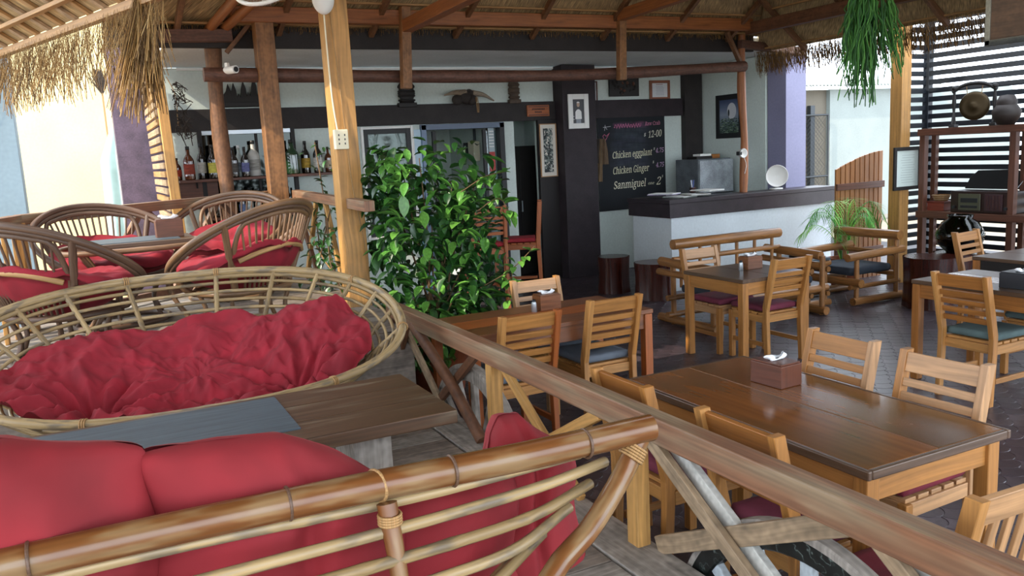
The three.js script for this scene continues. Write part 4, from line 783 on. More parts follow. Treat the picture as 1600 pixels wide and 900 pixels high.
halfWheel(1.81, -1.74, 0.62, 'black marbled half cart wheel with white spokes behind the deck rail', mat('#9fb0aa', 0.35, { map: tMarble }), mat('#bcc6cc', 0.5, { map: tSpeck }), M.braceWhite);
halfWheel(1.81, -4.2, 0.62, 'weathered grey wooden half cart wheel behind the rail below the shrub', M.deckGrey, M.deckGrey, M.deck);

// ================================================================ wall things, bar, plants, shelves
function canvasTex(w, h, draw) { const c = document.createElement('canvas'); c.width = w; c.height = h; draw(c.getContext('2d'), w, h); const t = new THREE.CanvasTexture(c); t.colorSpace = THREE.SRGBColorSpace; t.magFilter = THREE.LinearFilter; return t; }
function plate(w, h, m) { return new THREE.PlaneGeometry(w, h); }
// framed picture whose face looks along +z before turning
function picture(name, label, cat, c, w, h, turn, frameM, fw, img, { matM, mw = 0, depth = 0.025 } = {}) {
  const t = thing(name, label, cat, [c.x, c.y, c.z], turn);
  for (const s of [-1, 1]) { part(t, 'frame_side', box(fw, h, depth, 0.003, [s * (w - fw) / 2, 0, depth / 2]), frameM); part(t, 'frame_side', box(w - 2 * fw, fw, depth, 0.003, [0, s * (h - fw) / 2, depth / 2]), frameM); }
  part(t, 'backing', box(w - 2 * fw, h - 2 * fw, depth * 0.4, 0, [0, 0, depth * 0.2]), matM ?? frameM);
  const iw = w - 2 * fw - 2 * mw, ih = h - 2 * fw - 2 * mw;
  part(t, 'print', new THREE.PlaneGeometry(iw, ih).translate(0, 0, depth * 0.4 + 0.002), img);
  return t;
}
const pic = (w, h, draw, rough = 0.6) => mat('#ffffff', rough, { map: canvasTex(w, h, draw) });

// ---- chalkboard
{
  const w = 1.17, h = 1.34, t = thing('chalkboard', 'large chalkboard with handwritten menu prices on the wall behind the counter', 'chalkboard', [7.14, 1.54, ZW + 0.005]);
  part(t, 'board', box(w, h, 0.022, 0.003, [0, 0, 0.011]), M.black);
  const face = pic(1024, 1172, (g, W, H) => {
    g.fillStyle = '#191d22'; g.fillRect(0, 0, W, H);
    for (let i = 0; i < 260; i++) { g.fillStyle = `rgba(${90 + 40 * rnd()},${105 + 30 * rnd()},${140 + 20 * rnd()},0.03)`; const x = 150 + 500 * rnd(), y = 60 + 560 * rnd(); g.fillRect(x, y, 90 + 120 * rnd(), 30 + 60 * rnd()); }
    for (let i = 0; i < 60; i++) { g.fillStyle = 'rgba(170,90,120,0.05)'; g.fillRect(210 + 420 * rnd(), 60 + 60 * rnd(), 60 + 140 * rnd(), 20 + 20 * rnd()); }
    const put = (s, x, y, px, c, style = 'italic', a = 0, w = 0) => { g.save(); g.translate(x, y); g.rotate(a); g.font = `${style} ${px}px serif`; if (w) g.scale(w / g.measureText(s).width, 1); g.fillStyle = c; g.fillText(s, 0, 0); g.restore(); };
    g.strokeStyle = '#c76f93'; g.lineWidth = 5; g.lineCap = 'round'; g.beginPath();
    for (let x = 240; x < 660; x += 6) { const y = 118 + 20 * Math.sin(x * 0.16) + 10 * Math.sin(x * 0.43); x === 240 ? g.moveTo(x, y) : g.lineTo(x, y); } g.stroke();
    put('Raw Crab', 715, 126, 66, '#cf7f9c', 'italic', -0.03, 240);
    g.strokeStyle = '#c8ccd0'; g.beginPath(); g.moveTo(80, 128); g.lineTo(190, 118); g.moveTo(110, 100); g.lineTo(98, 168); g.moveTo(110, 120); g.lineTo(135, 155); g.stroke();
    g.strokeStyle = '#cf6f8d'; g.beginPath(); g.moveTo(100, 300); g.lineTo(70, 235); g.lineTo(95, 215); g.lineTo(118, 238); g.lineTo(165, 205); g.lineTo(100, 300); g.stroke();
    put('$', 690, 262, 62, '#d8d8c8'); put('12-00', 760, 280, 118, '#dedec8', 'italic', -0.06, 215);
    put('Chicken eggplant', 200, 520, 112, '#d9d8b8', 'italic', -0.03, 615); put('4.75', 872, 478, 84, '#c9a6c8', 'italic', -0.03, 130); put('$', 838, 440, 44, '#d8d8c8');
    put('Chicken Ginger', 200, 718, 118, '#d9d8b8', 'italic', -0.03, 560); put('4.75', 872, 664, 84, '#c9a6c8', 'italic', -0.03, 130); put('$', 820, 610, 44, '#d8d8c8');
    put('Sanmiguel', 205, 905, 132, '#e3e0c4', 'italic', -0.02, 500); put('one', 740, 880, 50, '#d9d8b8', 'italic', 0, 100); put('2', 868, 890, 140, '#e3e0c4'); put('$', 960, 800, 44, '#d8d8c8');
  }, 0.85);
  part(t, 'writing_face', new THREE.PlaneGeometry(w - 0.01, h - 0.01).translate(0, 0, 0.0235), face);
}
// ---- pictures
const noiseImg = (g, W, H, n, cols) => { for (let i = 0; i < n; i++) { g.fillStyle = cols[Math.floor(rnd() * cols.length)]; g.beginPath(); g.ellipse(rnd() * W, rnd() * H, 2 + rnd() * W * 0.07, 2 + rnd() * H * 0.05, rnd() * 3, 0, 7); g.fill(); } };
picture('portrait_photo', 'white framed portrait of a person in a white shirt on the purple column', 'photo', onZ(903, 174, ZW + 0.26), 0.32, 0.46, 0, M.white, 0.07, pic(256, 400, (g, W, H) => {
  g.fillStyle = '#4a4c50'; g.fillRect(0, 0, W, H); g.fillStyle = '#e9e9e7'; g.beginPath(); g.moveTo(60, 210); g.quadraticCurveTo(128, 120, 196, 210); g.lineTo(200, 330); g.lineTo(56, 330); g.fill(); g.fillStyle = '#8d939c'; g.fillRect(74, 330, 108, 70); g.fillStyle = '#b59a88'; g.beginPath(); g.ellipse(128, 88, 34, 42, 0, 0, 7); g.fill(); g.fillStyle = '#dcdcda'; g.beginPath(); g.ellipse(128, 62, 35, 24, 0, 3.1, 6.3); g.fill(); g.fillStyle = '#d9d9d9'; g.fillRect(10, 280, 26, 8); g.fillRect(10, 330, 26, 8);
}), { matM: M.paper });
picture('certificate', 'small framed certificate tucked beside the purple column', 'certificate', onZ(923, 143, ZW + 0.01), 0.2, 0.28, 0, M.frameBrown, 0.018, pic(128, 180, (g, W, H) => { g.fillStyle = '#dfe0e4'; g.fillRect(0, 0, W, H); g.fillStyle = '#7d8698'; for (let y = 40; y < 150; y += 16) g.fillRect(24, y, 60 + 20 * Math.sin(y), 3); }));
picture('certificate', 'brown framed certificate above the chalkboard band', 'certificate', onZ(1030, 141, ZW + 0.01), 0.36, 0.28, 0, mat('#a5674a', 0.5, { map: tGrain }), 0.04, pic(256, 200, (g, W, H) => { g.fillStyle = '#dcdfe2'; g.fillRect(0, 0, W, H); g.fillStyle = '#a06a72'; g.fillRect(70, 14, 110, 8); g.fillStyle = '#8d94a4'; for (let y = 44; y < 170; y += 20) g.fillRect(60 + 20 * rnd(), y, 110 + 30 * rnd(), 4); }));
picture('framed_print', 'tall ink print with pale margin in the dark passage', 'picture', V(5.72, 1.78, ZW + 0.062), 0.26, 0.72, 0, M.teakPale, 0.012, pic(200, 560, (g, W, H) => {
  g.fillStyle = '#d8d2c6'; g.fillRect(0, 0, W, H); g.save(); g.beginPath(); g.rect(38, 40, 124, 480); g.clip(); noiseImg(g, W, H, 520, ['#343c3c', '#4d5856', '#6a7570', '#a8aca4', '#20282a']); g.restore();
}));
picture('framed_painting', 'black framed moonlit landscape painting on the side wall', 'painting', V(8.395, 2.13, -9.62), 0.56, 0.62, -PI / 2, M.black, 0.075, pic(320, 380, (g, W, H) => {
  const gr = g.createLinearGradient(0, 0, 0, H); gr.addColorStop(0, '#3a4868'); gr.addColorStop(0.45, '#8c98ac'); gr.addColorStop(1, '#2e4438'); g.fillStyle = gr; g.fillRect(0, 0, W, H); g.fillStyle = '#c9ccd2'; g.beginPath(); g.ellipse(200, 130, 74, 92, 0, 0, 7); g.fill();
  for (let i = 0; i < 300; i++) { g.fillStyle = ['#24382c', '#4f6a4a', '#8a9a8c', '#1c2a30'][i % 4]; g.fillRect(rnd() * W, 210 + rnd() * 170, 4 + rnd() * 34, 3 + rnd() * 8); } g.fillStyle = '#1e2a30'; g.beginPath(); g.ellipse(150, 150, 14, 40, 0, 0, 7); g.fill(); g.fillRect(147, 180, 6, 60);
}), { matM: M.white });
picture('framed_notice', 'dark framed paper notice on the honey timber post', 'notice', V(8.62, 1.36, -6.835), 0.46, 0.5, 0, M.blackWood, 0.042, pic(256, 320, (g, W, H) => { g.fillStyle = '#cfdcd6'; g.fillRect(0, 0, W, H); g.fillStyle = '#9aa8a4'; for (let y = 40; y < 290; y += 22) g.fillRect(50 + 20 * rnd(), y, 120 + 40 * rnd(), 3); }));
{ // silver relief panel in a black frame with a white surround, left of the sliding door
  const c = V(3.44, 1.48, ZW + 0.004), t = thing('relief_panel', 'silver relief panel in black frame with white surround behind the shrub', 'relief', [c.x, c.y, c.z]);
  const fr = (w, h, fw, d, m) => { for (const s of [-1, 1]) { part(t, 'frame_side', box(fw, h, d, 0.003, [s * (w - fw) / 2, 0, d / 2]), m); part(t, 'frame_side', box(w - 2 * fw, fw, d, 0.003, [0, s * (h - fw) / 2, d / 2]), m); } };
  fr(0.68, 1.4, 0.03, 0.05, M.white); fr(0.62, 1.34, 0.06, 0.04, M.black);
  part(t, 'relief', surface((u, v) => { const x = (u - 0.5) * 0.5, y = (v - 0.5) * 1.22, ax = Math.abs(x), s = 0.11 + 0.05 * Math.sin(v * 9); return V(x, y, 0.012 + 0.012 * Math.exp(-Math.pow((ax - s) / 0.014, 2)) + 0.016 * Math.exp(-Math.pow(x / 0.05, 2)) * (0.5 + 0.5 * Math.sin(y * 40)) + 0.006 * N(x * 60, y * 60, 2) * (ax > s ? 1 : 0.4)); }, 60, 110), mat('#7d8a88', 0.4, { metalness: 0.6 }));
}
// ---- carvings
{
  const t = thing('carved_skyline', 'black carved board with temple spires above the bar', 'carving', [onZ(392, 165, ZW + 0.03).x, 2.46, ZW + 0.03]);
  const p = [[-0.3, 0], [0.3, 0], [0.3, 0.13]]; for (const [x, h] of [[0.26, 0.26], [0.21, 0.14], [0.16, 0.28], [0.1, 0.16], [0.05, 0.33], [-0.02, 0.16], [-0.07, 0.28], [-0.13, 0.14], [-0.18, 0.26], [-0.24, 0.25]]) { p.push([x + 0.022, h * 0.7], [x, h], [x - 0.022, h * 0.7]); } p.push([-0.3, 0.13]);
  part(t, 'spires', extrude(p, 0.04, 0.004), M.blackWood); part(t, 'ledge', box(0.64, 0.05, 0.06, 0.004, [0, 0.025, 0.03]), M.blackWood);
}
function totem(px, py, w, h, label, m) {
  const c = onZ(px, py, ZW + 0.05), t = thing('carved_block', label, 'carving', [c.x, c.y, c.z]);
  part(t, 'base', box(w, h * 0.16, 0.08, 0.006, [0, -h * 0.42, 0]), m); part(t, 'column', lathe([[0, -h * 0.36], [w * 0.42, -h * 0.36], [w * 0.36, -h * 0.2], [w * 0.48, 0], [w * 0.4, h * 0.15], [w * 0.47, h * 0.26], [w * 0.3, h * 0.42], [0, h * 0.48]], 14).scale(1, 1, 0.6), m);
  for (let k = 0; k < 4; k++) part(t, 'ridge', new THREE.TorusGeometry(w * 0.44, 0.012, 5, 14).rotateX(PI / 2).scale(1, 1, 0.6).translate(0, -h * 0.25 + k * h * 0.16, 0), m);
}
totem(635, 146, 0.24, 0.34, 'dark carved wooden block on the wall below the hanging post', M.blackWood);
totem(803, 142, 0.17, 0.33, 'tall brown carved figure on the ledge above the doorway', mat('#5a4a3d', 0.7, { map: tSpeck }));
{
  const c = onZ(974, 134, ZW + 0.02), t = thing('wall_carving', 'dark pierced carved panel hung above the chalkboard', 'carving', [c.x, c.y + 0.03, c.z]);
  part(t, 'frame', box(0.5, 0.36, 0.03, 0.004, [0, 0, 0.015]), M.blackWood);
  for (let k = 0; k < 42; k++) part(t, 'leaf_carving', new THREE.SphereGeometry(rr(0.012, 0.026), 7, 5).scale(1, rr(0.6, 1.2), 0.5).translate(rr(-0.21, 0.21), rr(-0.15, 0.15), 0.032), k % 3 ? M.blackWood : M.frameBrown);
}
{
  const c = onZ(730, 152, ZW + 0.12), t = thing('driftwood_ornament', 'winged driftwood ornament with dark knots on the ledge above the door', 'ornament', [c.x, c.y, c.z]);
  part(t, 'wing', sweep([V(-0.02, 0.05, 0), V(-0.18, 0.06, 0.01), V(-0.32, 0.03, 0)], (s) => 0.045 * (1 - s / 0.34) + 0.005, { radial: 8 }), mat('#a08d78', 0.8, { map: tGrain }));
  part(t, 'wing', sweep([V(0.08, 0.05, 0), V(0.22, 0.03, 0.01), V(0.38, -0.05, 0)], (s) => 0.035 * (1 - s / 0.36) + 0.006, { radial: 8 }), mat('#a89a88', 0.8, { map: tGrain }));
  for (const [x, y, r] of [[-0.14, -0.03, 0.075], [-0.03, 0.0, 0.09], [0.06, -0.03, 0.08], [0.03, 0.05, 0.06]]) part(t, 'knot', new THREE.IcosahedronGeometry(r, 2).scale(1, 0.9, 0.7).translate(x, y, 0), mat('#2e2723', 0.8));
  for (let k = 0; k < 3; k++) part(t, 'strand', sweep([V(0.1 + 0.012 * k, 0, 0.05), V(0.1 + 0.015 * k, -0.09, 0.06), V(0.11 + 0.01 * k, -0.2, 0.055)], 0.004, { radial: 4 }), M.binding);
}
{
  const c = onZ(840, 173, ZW + 0.05), t = thing('wooden_sign', 'small orange brown carved wooden sign on the dark band', 'sign', [c.x, c.y, c.z]);
  part(t, 'board', box(0.34, 0.15, 0.025, 0.006, [0, 0, 0.012]), M.redwood);
  for (const s of [-1, 1]) part(t, 'moulding', box(0.3, 0.012, 0.012, 0.003, [0, s * 0.055, 0.028]), M.frameBrown);
  for (const [y, w] of [[0.02, 0.2], [-0.018, 0.12]]) for (let k = 0; k < Math.round(w / 0.022); k++) part(t, 'carved_letter', box(0.012, 0.022, 0.006, 0.002, [-w / 2 + 0.011 + k * 0.022, y, 0.027], [0, 0, rr(-0.4, 0.4)]), M.blackWood);
}
{
  const t = thing('cloth_bag', 'brown cloth bags hanging beside the chalkboard', 'bag', [onZ(937, 245, ZW + 0.08).x, onZ(937, 217, ZW + 0.08).y, ZW + 0.08]);
  for (const [x, w, h, m] of [[-0.03, 0.14, 0.34, mat('#3f352c', 0.9, { map: tFabric })], [0.06, 0.12, 0.36, mat('#6a5641', 0.9, { map: tFabric })], [0.0, 0.1, 0.6, mat('#7a6449', 0.9, { map: tFabric })]]) part(t, 'bag', smoothN(surface((u, v) => V(x + (u - 0.5) * w * (0.8 + 0.3 * v) + 0.03 * v * (x > 0 ? 1 : -0.5), -v * h, 0.03 * Math.sin(u * PI) + 0.01 * Math.sin(u * 12 + v * 5)), 14, 12)), m);
  part(t, 'hook', sweep([V(0, 0.01, -0.04), V(0, 0.02, 0.0), V(0, 0.0, 0.02)], 0.006, { radial: 6 }), M.metalDark);
}
// ---- room things seen through the sliding door
{
  const t = thing('meter_box', 'white and dark electric boxes on the wall inside the door', 'electric box', [5.09, 1.82, -11.2], -PI / 2);
  part(t, 'box', box(0.2, 0.28, 0.1, 0.01, [0, 0, 0.05]), M.cream); part(t, 'box', box(0.14, 0.22, 0.1, 0.01, [-0.2, 0.02, 0.05]), M.black); part(t, 'conduit', sweep([V(0, 0.14, 0.03), V(0, 0.7, 0.03)], 0.02, { radial: 6 }), M.metalDark);
  const q = thing('wall_calendar', 'dark calendar on the wall inside the door', 'calendar', [5.1, 1.98, -10.75], -PI / 2); part(q, 'sheet', box(0.24, 0.4, 0.012, 0.002, [0, 0, 0.006]), mat('#4a3a30', 0.7, { map: tSpeck })); part(q, 'strip', box(0.24, 0.03, 0.016, 0.002, [0, 0.2, 0.008]), M.frameBrown);
  const s = thing('sticker_strip', 'narrow printed strip with red block on the door glass', 'sticker', [4.92, 1.75, ZW - 0.05]); part(s, 'sheet', box(0.09, 0.8, 0.004, 0, [0, 0, 0]), mat('#9fb0b4', 0.5)); part(s, 'red_block', box(0.085, 0.26, 0.004, 0, [0, -0.08, 0.004]), mat('#b03a36', 0.5)); for (let k = 0; k < 6; k++) part(s, 'line', box(0.07, 0.014, 0.003, 0, [0, 0.12 + k * 0.04, 0.004]), M.white);
}

// ---- bar back: mirror, shelves, bottles
{
  const t = thing('bar_mirror', 'black framed mirror behind the bottle shelf', 'mirror', [1.74, 1.55, ZW + 0.004]);
  part(t, 'glass', box(1.0, 1.22, 0.008, 0, [0, 0, 0.02]), mat('#343735', 0.04, { metalness: 1 }));
  for (const s of [-1, 1]) { part(t, 'frame_side', box(0.05, 1.3, 0.05, 0.004, [s * 0.525, 0, 0.025]), M.blackWood); part(t, 'frame_side', box(1.0, 0.05, 0.05, 0.004, [0, s * 0.625, 0.025]), s > 0 ? M.steel : M.blackWood); }
  part(t, 'muntin', box(0.03, 1.22, 0.03, 0.003, [0.1, 0, 0.03]), M.blackWood);
  const shelf = (x0, x1, y, label, d = 0.26) => { const q = thing('bottle_shelf', label, 'shelf', [(x0 + x1) / 2, y, ZW + 0.055 + d / 2]); part(q, 'board', box(x1 - x0, 0.03, d, 0.003, [0, -0.015, 0]), M.shelfRed); for (const s of [-1, 1]) part(q, 'bracket', bar(V(s * (x1 - x0) * 0.4, -0.03, -d / 2), V(s * (x1 - x0) * 0.4, -0.1, -d / 2 + 0.02), 0.02, 0.02), M.blackWood); };
  shelf(0.93, 2.95, 1.66, 'long dark red shelf of liquor bottles behind the bar'); shelf(1.25, 2.3, 1.22, 'lower dark shelf of bottles below the liquor shelf');
  struct('trim_8', box(0.42, 0.32, 0.05, 0.003, [1.15, 1.48, ZW + 0.026]), M.shelfRed, 'dark red board under the bottle shelf end', 'trim');
}
const glassM = { dark: phys('#1c140e', 0.08, { clearcoat: 1 }), green: phys('#1d3a22', 0.08, { clearcoat: 1 }), amber: phys('#5a2a10', 0.08, { clearcoat: 1 }), clear: phys('#aab4b0', 0.08, { clearcoat: 1 }), frost: mat('#b9b7b0', 0.4) };
function bottle(x, y, z, h, r, g, labelC, capC, label) {
  const t = thing('bottle', label, 'bottle', [x, y, z], rnd() * 6, 'bottles of the bar');
  part(t, 'glass', lathe([[0, 0], [r * 0.9, 0], [r, 0.012], [r, h * 0.56], [r * 0.85, h * 0.64], [r * 0.36, h * 0.76], [r * 0.33, h * 0.93], [0, h * 0.93]], 16), g);
  part(t, 'cap', lathe([[0, h * 0.9], [r * 0.38, h * 0.9], [r * 0.36, h], [0, h]], 12), mat(capC, 0.4));
  if (labelC) part(t, 'label', new THREE.CylinderGeometry(r * 1.015, r * 1.015, h * 0.3, 18, 1, true).translate(0, h * 0.32, 0), mat(labelC, 0.7, { map: tSpeck }));
}
{
  const at = (px, z) => onZ(px, 265, z).x;
  ;[
    [277, 'amber', '#b8452c', '#191512', 0.25, 0.045, 'short amber bottle at the screen end of the bar shelf'], [296, 'amber', '#9c3f2a', '#191512', 0.37, 0.058, 'tall amber bottle with red label on the bar shelf'],
    [316, 'dark', '#cfcfc8', '#17171a', 0.4, 0.05, 'tall dark wine bottle with white label next to the amber bottles'], [334, 'dark', '#d8cf5a', '#101010', 0.38, 0.056, 'dark bottle with large yellow label on the bar shelf'], [344, 'dark', '#6f86b4', '#d8d8d8', 0.33, 0.048, 'dark bottle with blue label beside the yellow labelled bottle'],
    [366, 'dark', '#55504a', '#17171a', 0.34, 0.05, 'dark bottle with brown label right of the log post'], [375, 'clear', '#8d98a4', '#d0d0d0', 0.36, 0.05, 'clear bottle with grey label before the mirror'], [384, 'dark', '#6a6fa0', '#202020', 0.34, 0.046, 'dark bottle with violet label beside the pale frosted bottle'], [398, 'frost', '#a8a69e', '#20201e', 0.41, 0.07, 'large pale frosted bottle before the mirror'],
    [432, 'clear', '#c9ced2', '#d0d0d0', 0.34, 0.045, 'clear bottle with white label beside the brown post'], [442, 'clear', '#5a4440', '#d0d0d0', 0.38, 0.055, 'clear bottle with dark label beside the green bottle'], [458, 'green', null, '#10140f', 0.4, 0.08, 'big dark green bottle on the bar shelf'],
    [479, 'dark', '#c7a13a', '#101010', 0.38, 0.055, 'dark bottle with golden label beside the big green bottle'], [498, 'dark', '#dadad2', '#17171a', 0.38, 0.055, 'dark bottle with white label near the ivy'], [514, 'amber', '#c9b79a', '#191512', 0.3, 0.045, 'small amber bottle with cream label behind the honey post']].forEach(([px, g, l, cap, h, r, t], i) => { const z = ZW + (i % 2 ? 0.225 : 0.125); bottle(at(px, z), 1.66, z, h, r, glassM[g], l, cap, t); });
  const gl = [['dark', 'dark'], ['clear', 'clear'], ['green', 'green']], lb = [[null, 'no label'], ['#d8d8cc', 'pale label'], ['#b9a04a', 'gold label'], ['#6f86b4', 'blue label']];
  for (let k = 0; k < 11; k++) { const [g, gn] = gl[k % 3], [l, ln] = lb[k % 4]; bottle(1.32 + k * 0.09, 1.22, ZW + 0.155, rr(0.24, 0.34), rr(0.032, 0.04), glassM[g], l, '#171717', `${gn} bottle with ${ln} on the lower bar shelf`); }
}
{
  const c = V(1.31, 2.72, -8.24), t = thing('security_camera', 'white cylindrical security camera on the dark log', 'camera', [c.x, 2.66, -8.22], 0.5);
  part(t, 'body', new THREE.CylinderGeometry(0.035, 0.035, 0.14, 16).rotateX(PI / 2), M.white); part(t, 'lens', new THREE.CylinderGeometry(0.024, 0.024, 0.01, 16).rotateX(PI / 2).translate(0, 0, 0.071), M.black); part(t, 'bracket', box(0.03, 0.05, 0.04, 0.006, [0, 0.045, -0.05]), M.white);
}
{ // socket and cables on the honey post
  const c = onX(520, 219, 1.63), t = thing('power_socket', 'cream power socket box on the honey coloured post', 'socket', [1.66, c.y, -5.985], 0.1);
  part(t, 'box', box(0.1, 0.14, 0.045, 0.006), M.cream); for (const x of [-0.022, 0.022]) for (const y of [-0.03, 0, 0.03]) part(t, 'hole', box(0.008, 0.014, 0.004, 0, [x, y, 0.022]), M.black);
  solo('power_cable', 'white cable running down the honey coloured post', 'cable', sweep([V(1.625, 3.2, -6.03), V(1.622, 2.6, -6.015), V(1.625, 2.2, -5.99), V(1.64, c.y + 0.07, -5.985)], 0.006, { radial: 5 }), M.cream);
  solo('thin_cable', 'thin pale cable slanting down the face of the honey post', 'cable', sweep([V(1.66, 2.9, -6.02), V(1.69, 2.2, -5.99), V(1.72, 1.6, -5.99), V(1.77, 1.2, -5.985), V(1.79, 0.9, -5.99)], 0.004, { radial: 5 }), M.binding);
  solo('thin_cable', 'thin brown cable sagging from the raised rail to the honey post', 'cable', sweep([V(1.73, 1.45, -8.0), V(1.7, 1.1, -7.2), V(1.66, 0.95, -6.6), V(1.64, 0.93, -6.1)], 0.007, { radial: 5 }), M.binding);
}
{ // wall fan on the post
  const h = onZ(505, 2, -5.9), t = thing('wall_fan', 'white caged fan fixed high on the honey coloured post', 'fan', [h.x, h.y, -5.9]);
  part(t, 'housing', new THREE.SphereGeometry(0.08, 20, 14).scale(0.95, 1.35, 0.9).translate(0, 0.02, 0), M.white);
  const R = 0.23, cage = new THREE.Group(), cg = [], T = new THREE.Matrix4().compose(V(-0.36, 0.1, 0.02), new THREE.Quaternion().setFromEuler(new THREE.Euler(-0.95, -0.45, 0.25)), V(1, 1, 1));
  for (let k = 0; k < 60; k++) { const a = k / 60 * 2 * PI; cg.push(sweep([V(0.05 * Math.cos(a), 0.05 * Math.sin(a), 0.06), V(R * 0.7 * Math.cos(a), R * 0.7 * Math.sin(a), 0.05), V(R * Math.cos(a), R * Math.sin(a), 0), V(R * 0.7 * Math.cos(a), R * 0.7 * Math.sin(a), -0.06), V(0.05 * Math.cos(a), 0.05 * Math.sin(a), -0.07)], 0.0016, { radial: 3, step: 0.08 })); }
  part(t, 'cage', join(cg).applyMatrix4(T), mat('#a9a59c', 0.5)); part(t, 'rim', new THREE.TorusGeometry(R, 0.014, 8, 48).applyMatrix4(T), M.white);
  for (let k = 0; k < 3; k++) part(t, 'blade', box(0.15, 0.1, 0.006, 0.002, [0.1, 0, 0], [0.4, 0, 0]).rotateZ(k * 2.094).applyMatrix4(T), mat('#d9dcdc', 0.4));
  part(t, 'arm', sweep([V(-0.34, 0.1, -0.02), V(-0.15, 0.08, -0.04), V(0, 0.02, -0.03)], 0.02, { radial: 8 }), M.white);
}
{ // closed parasol and long broom against the yellow wall
  const p = onZ(182, 200, -11.6), t = thing('closed_parasol', 'closed pale green parasol standing before the yellow wall', 'parasol', [p.x, 0, -11.6]);
  part(t, 'pole', sweep([V(0, 0, 0), V(0, p.y + 0.02, 0)], 0.02, { radial: 8 }), M.steel); part(t, 'finial', new THREE.SphereGeometry(0.03, 10, 8).translate(0, p.y + 0.03, 0), M.white); part(t, 'foot', lathe([[0, 0], [0.25, 0], [0.24, 0.06], [0.05, 0.08], [0, 0.08]], 20), M.concrete);
  part(t, 'folded_canopy', smoothN(surface((u, v) => { const a = u * 2 * PI, r = (0.06 + 0.12 * smooth(0, 0.25, v) + 0.02 * v) * (1 + 0.22 * Math.cos(8 * a)); return V(Math.cos(a) * r, p.y - v * 1.55, -Math.sin(a) * r); }, 64, 8)), mat('#b9cfc8', 0.7, { map: tFabric }));
  const b = onZ(160, 145, -11.9), q = thing('long_broom', 'long handled broom propped upside down on the yellow wall', 'broom', [b.x, 0, -11.95]);
  part(q, 'handle', sweep([V(0, 0, 0), V(0, b.y, 0)], 0.012, { radial: 6 }), M.batten);
  const br = []; for (let k = 0; k < 60; k++) { const a = rnd() * 6.28, s = rr(0.02, 0.16); br.push(sweep([V(0, b.y - 0.02, 0), V(s * Math.cos(a), b.y + rr(0.18, 0.3), 0.4 * s * Math.sin(a))], 0.006, { radial: 4 })); } part(q, 'bristles', join(br), mat('#4a3d33', 0.9)).userData.kind = 'stuff';
}

// ================================================================ plants
function leafGeo(L, W, bend = 0.15, fold = 0.25) {
  const g = surface((u, v) => { const x = (u - 0.5) * 2, w = W * Math.pow(Math.sin(PI * Math.min(0.999, 0.03 + 0.97 * v)), 0.75) * (1 - 0.25 * v); return V(x * w / 2, Math.abs(x) * w * fold - bend * L * v * v, L * v); }, 2, 4);
  return g;
}
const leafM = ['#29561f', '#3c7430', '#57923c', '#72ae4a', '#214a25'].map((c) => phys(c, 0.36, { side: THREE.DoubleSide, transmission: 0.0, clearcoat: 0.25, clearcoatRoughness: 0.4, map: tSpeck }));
function foliage(t, list, geos, mats, maxParts = 300) {             // list of [pos, dir, size, matIndex]; the nearest to the camera become parts
  const q = new THREE.Quaternion(), up = V(0, 1, 0), mk = ([p, d, s]) => { const m = new THREE.Matrix4().lookAt(V(0, 0, 0), d.clone().negate(), up); q.setFromRotationMatrix(m); return new THREE.Matrix4().compose(p, q, V(s, s, s)); };
  list.sort((a, b) => a[0].distanceTo(camera.position) - b[0].distanceTo(camera.position));
  list.slice(0, maxParts).forEach((e, i) => { const o = part(t, 'leaf', geos[i % geos.length], mats[e[3]]); o.applyMatrix4(mk(e)); });
  const rest = list.slice(maxParts);
  mats.forEach((m, k) => { const l = rest.filter((e) => e[3] === k); if (!l.length) return; const im = new THREE.InstancedMesh(geos[k % geos.length], m, l.length); l.forEach((e, i) => im.setMatrixAt(i, mk(e))); im.name = 'foliage'; im.userData.kind = 'stuff'; im.castShadow = im.receiveShadow = true; t.add(im); });
}
const bigLeaf = [leafGeo(0.115, 0.07), leafGeo(0.1, 0.066, 0.3), leafGeo(0.125, 0.07, 0.05, 0.35)];
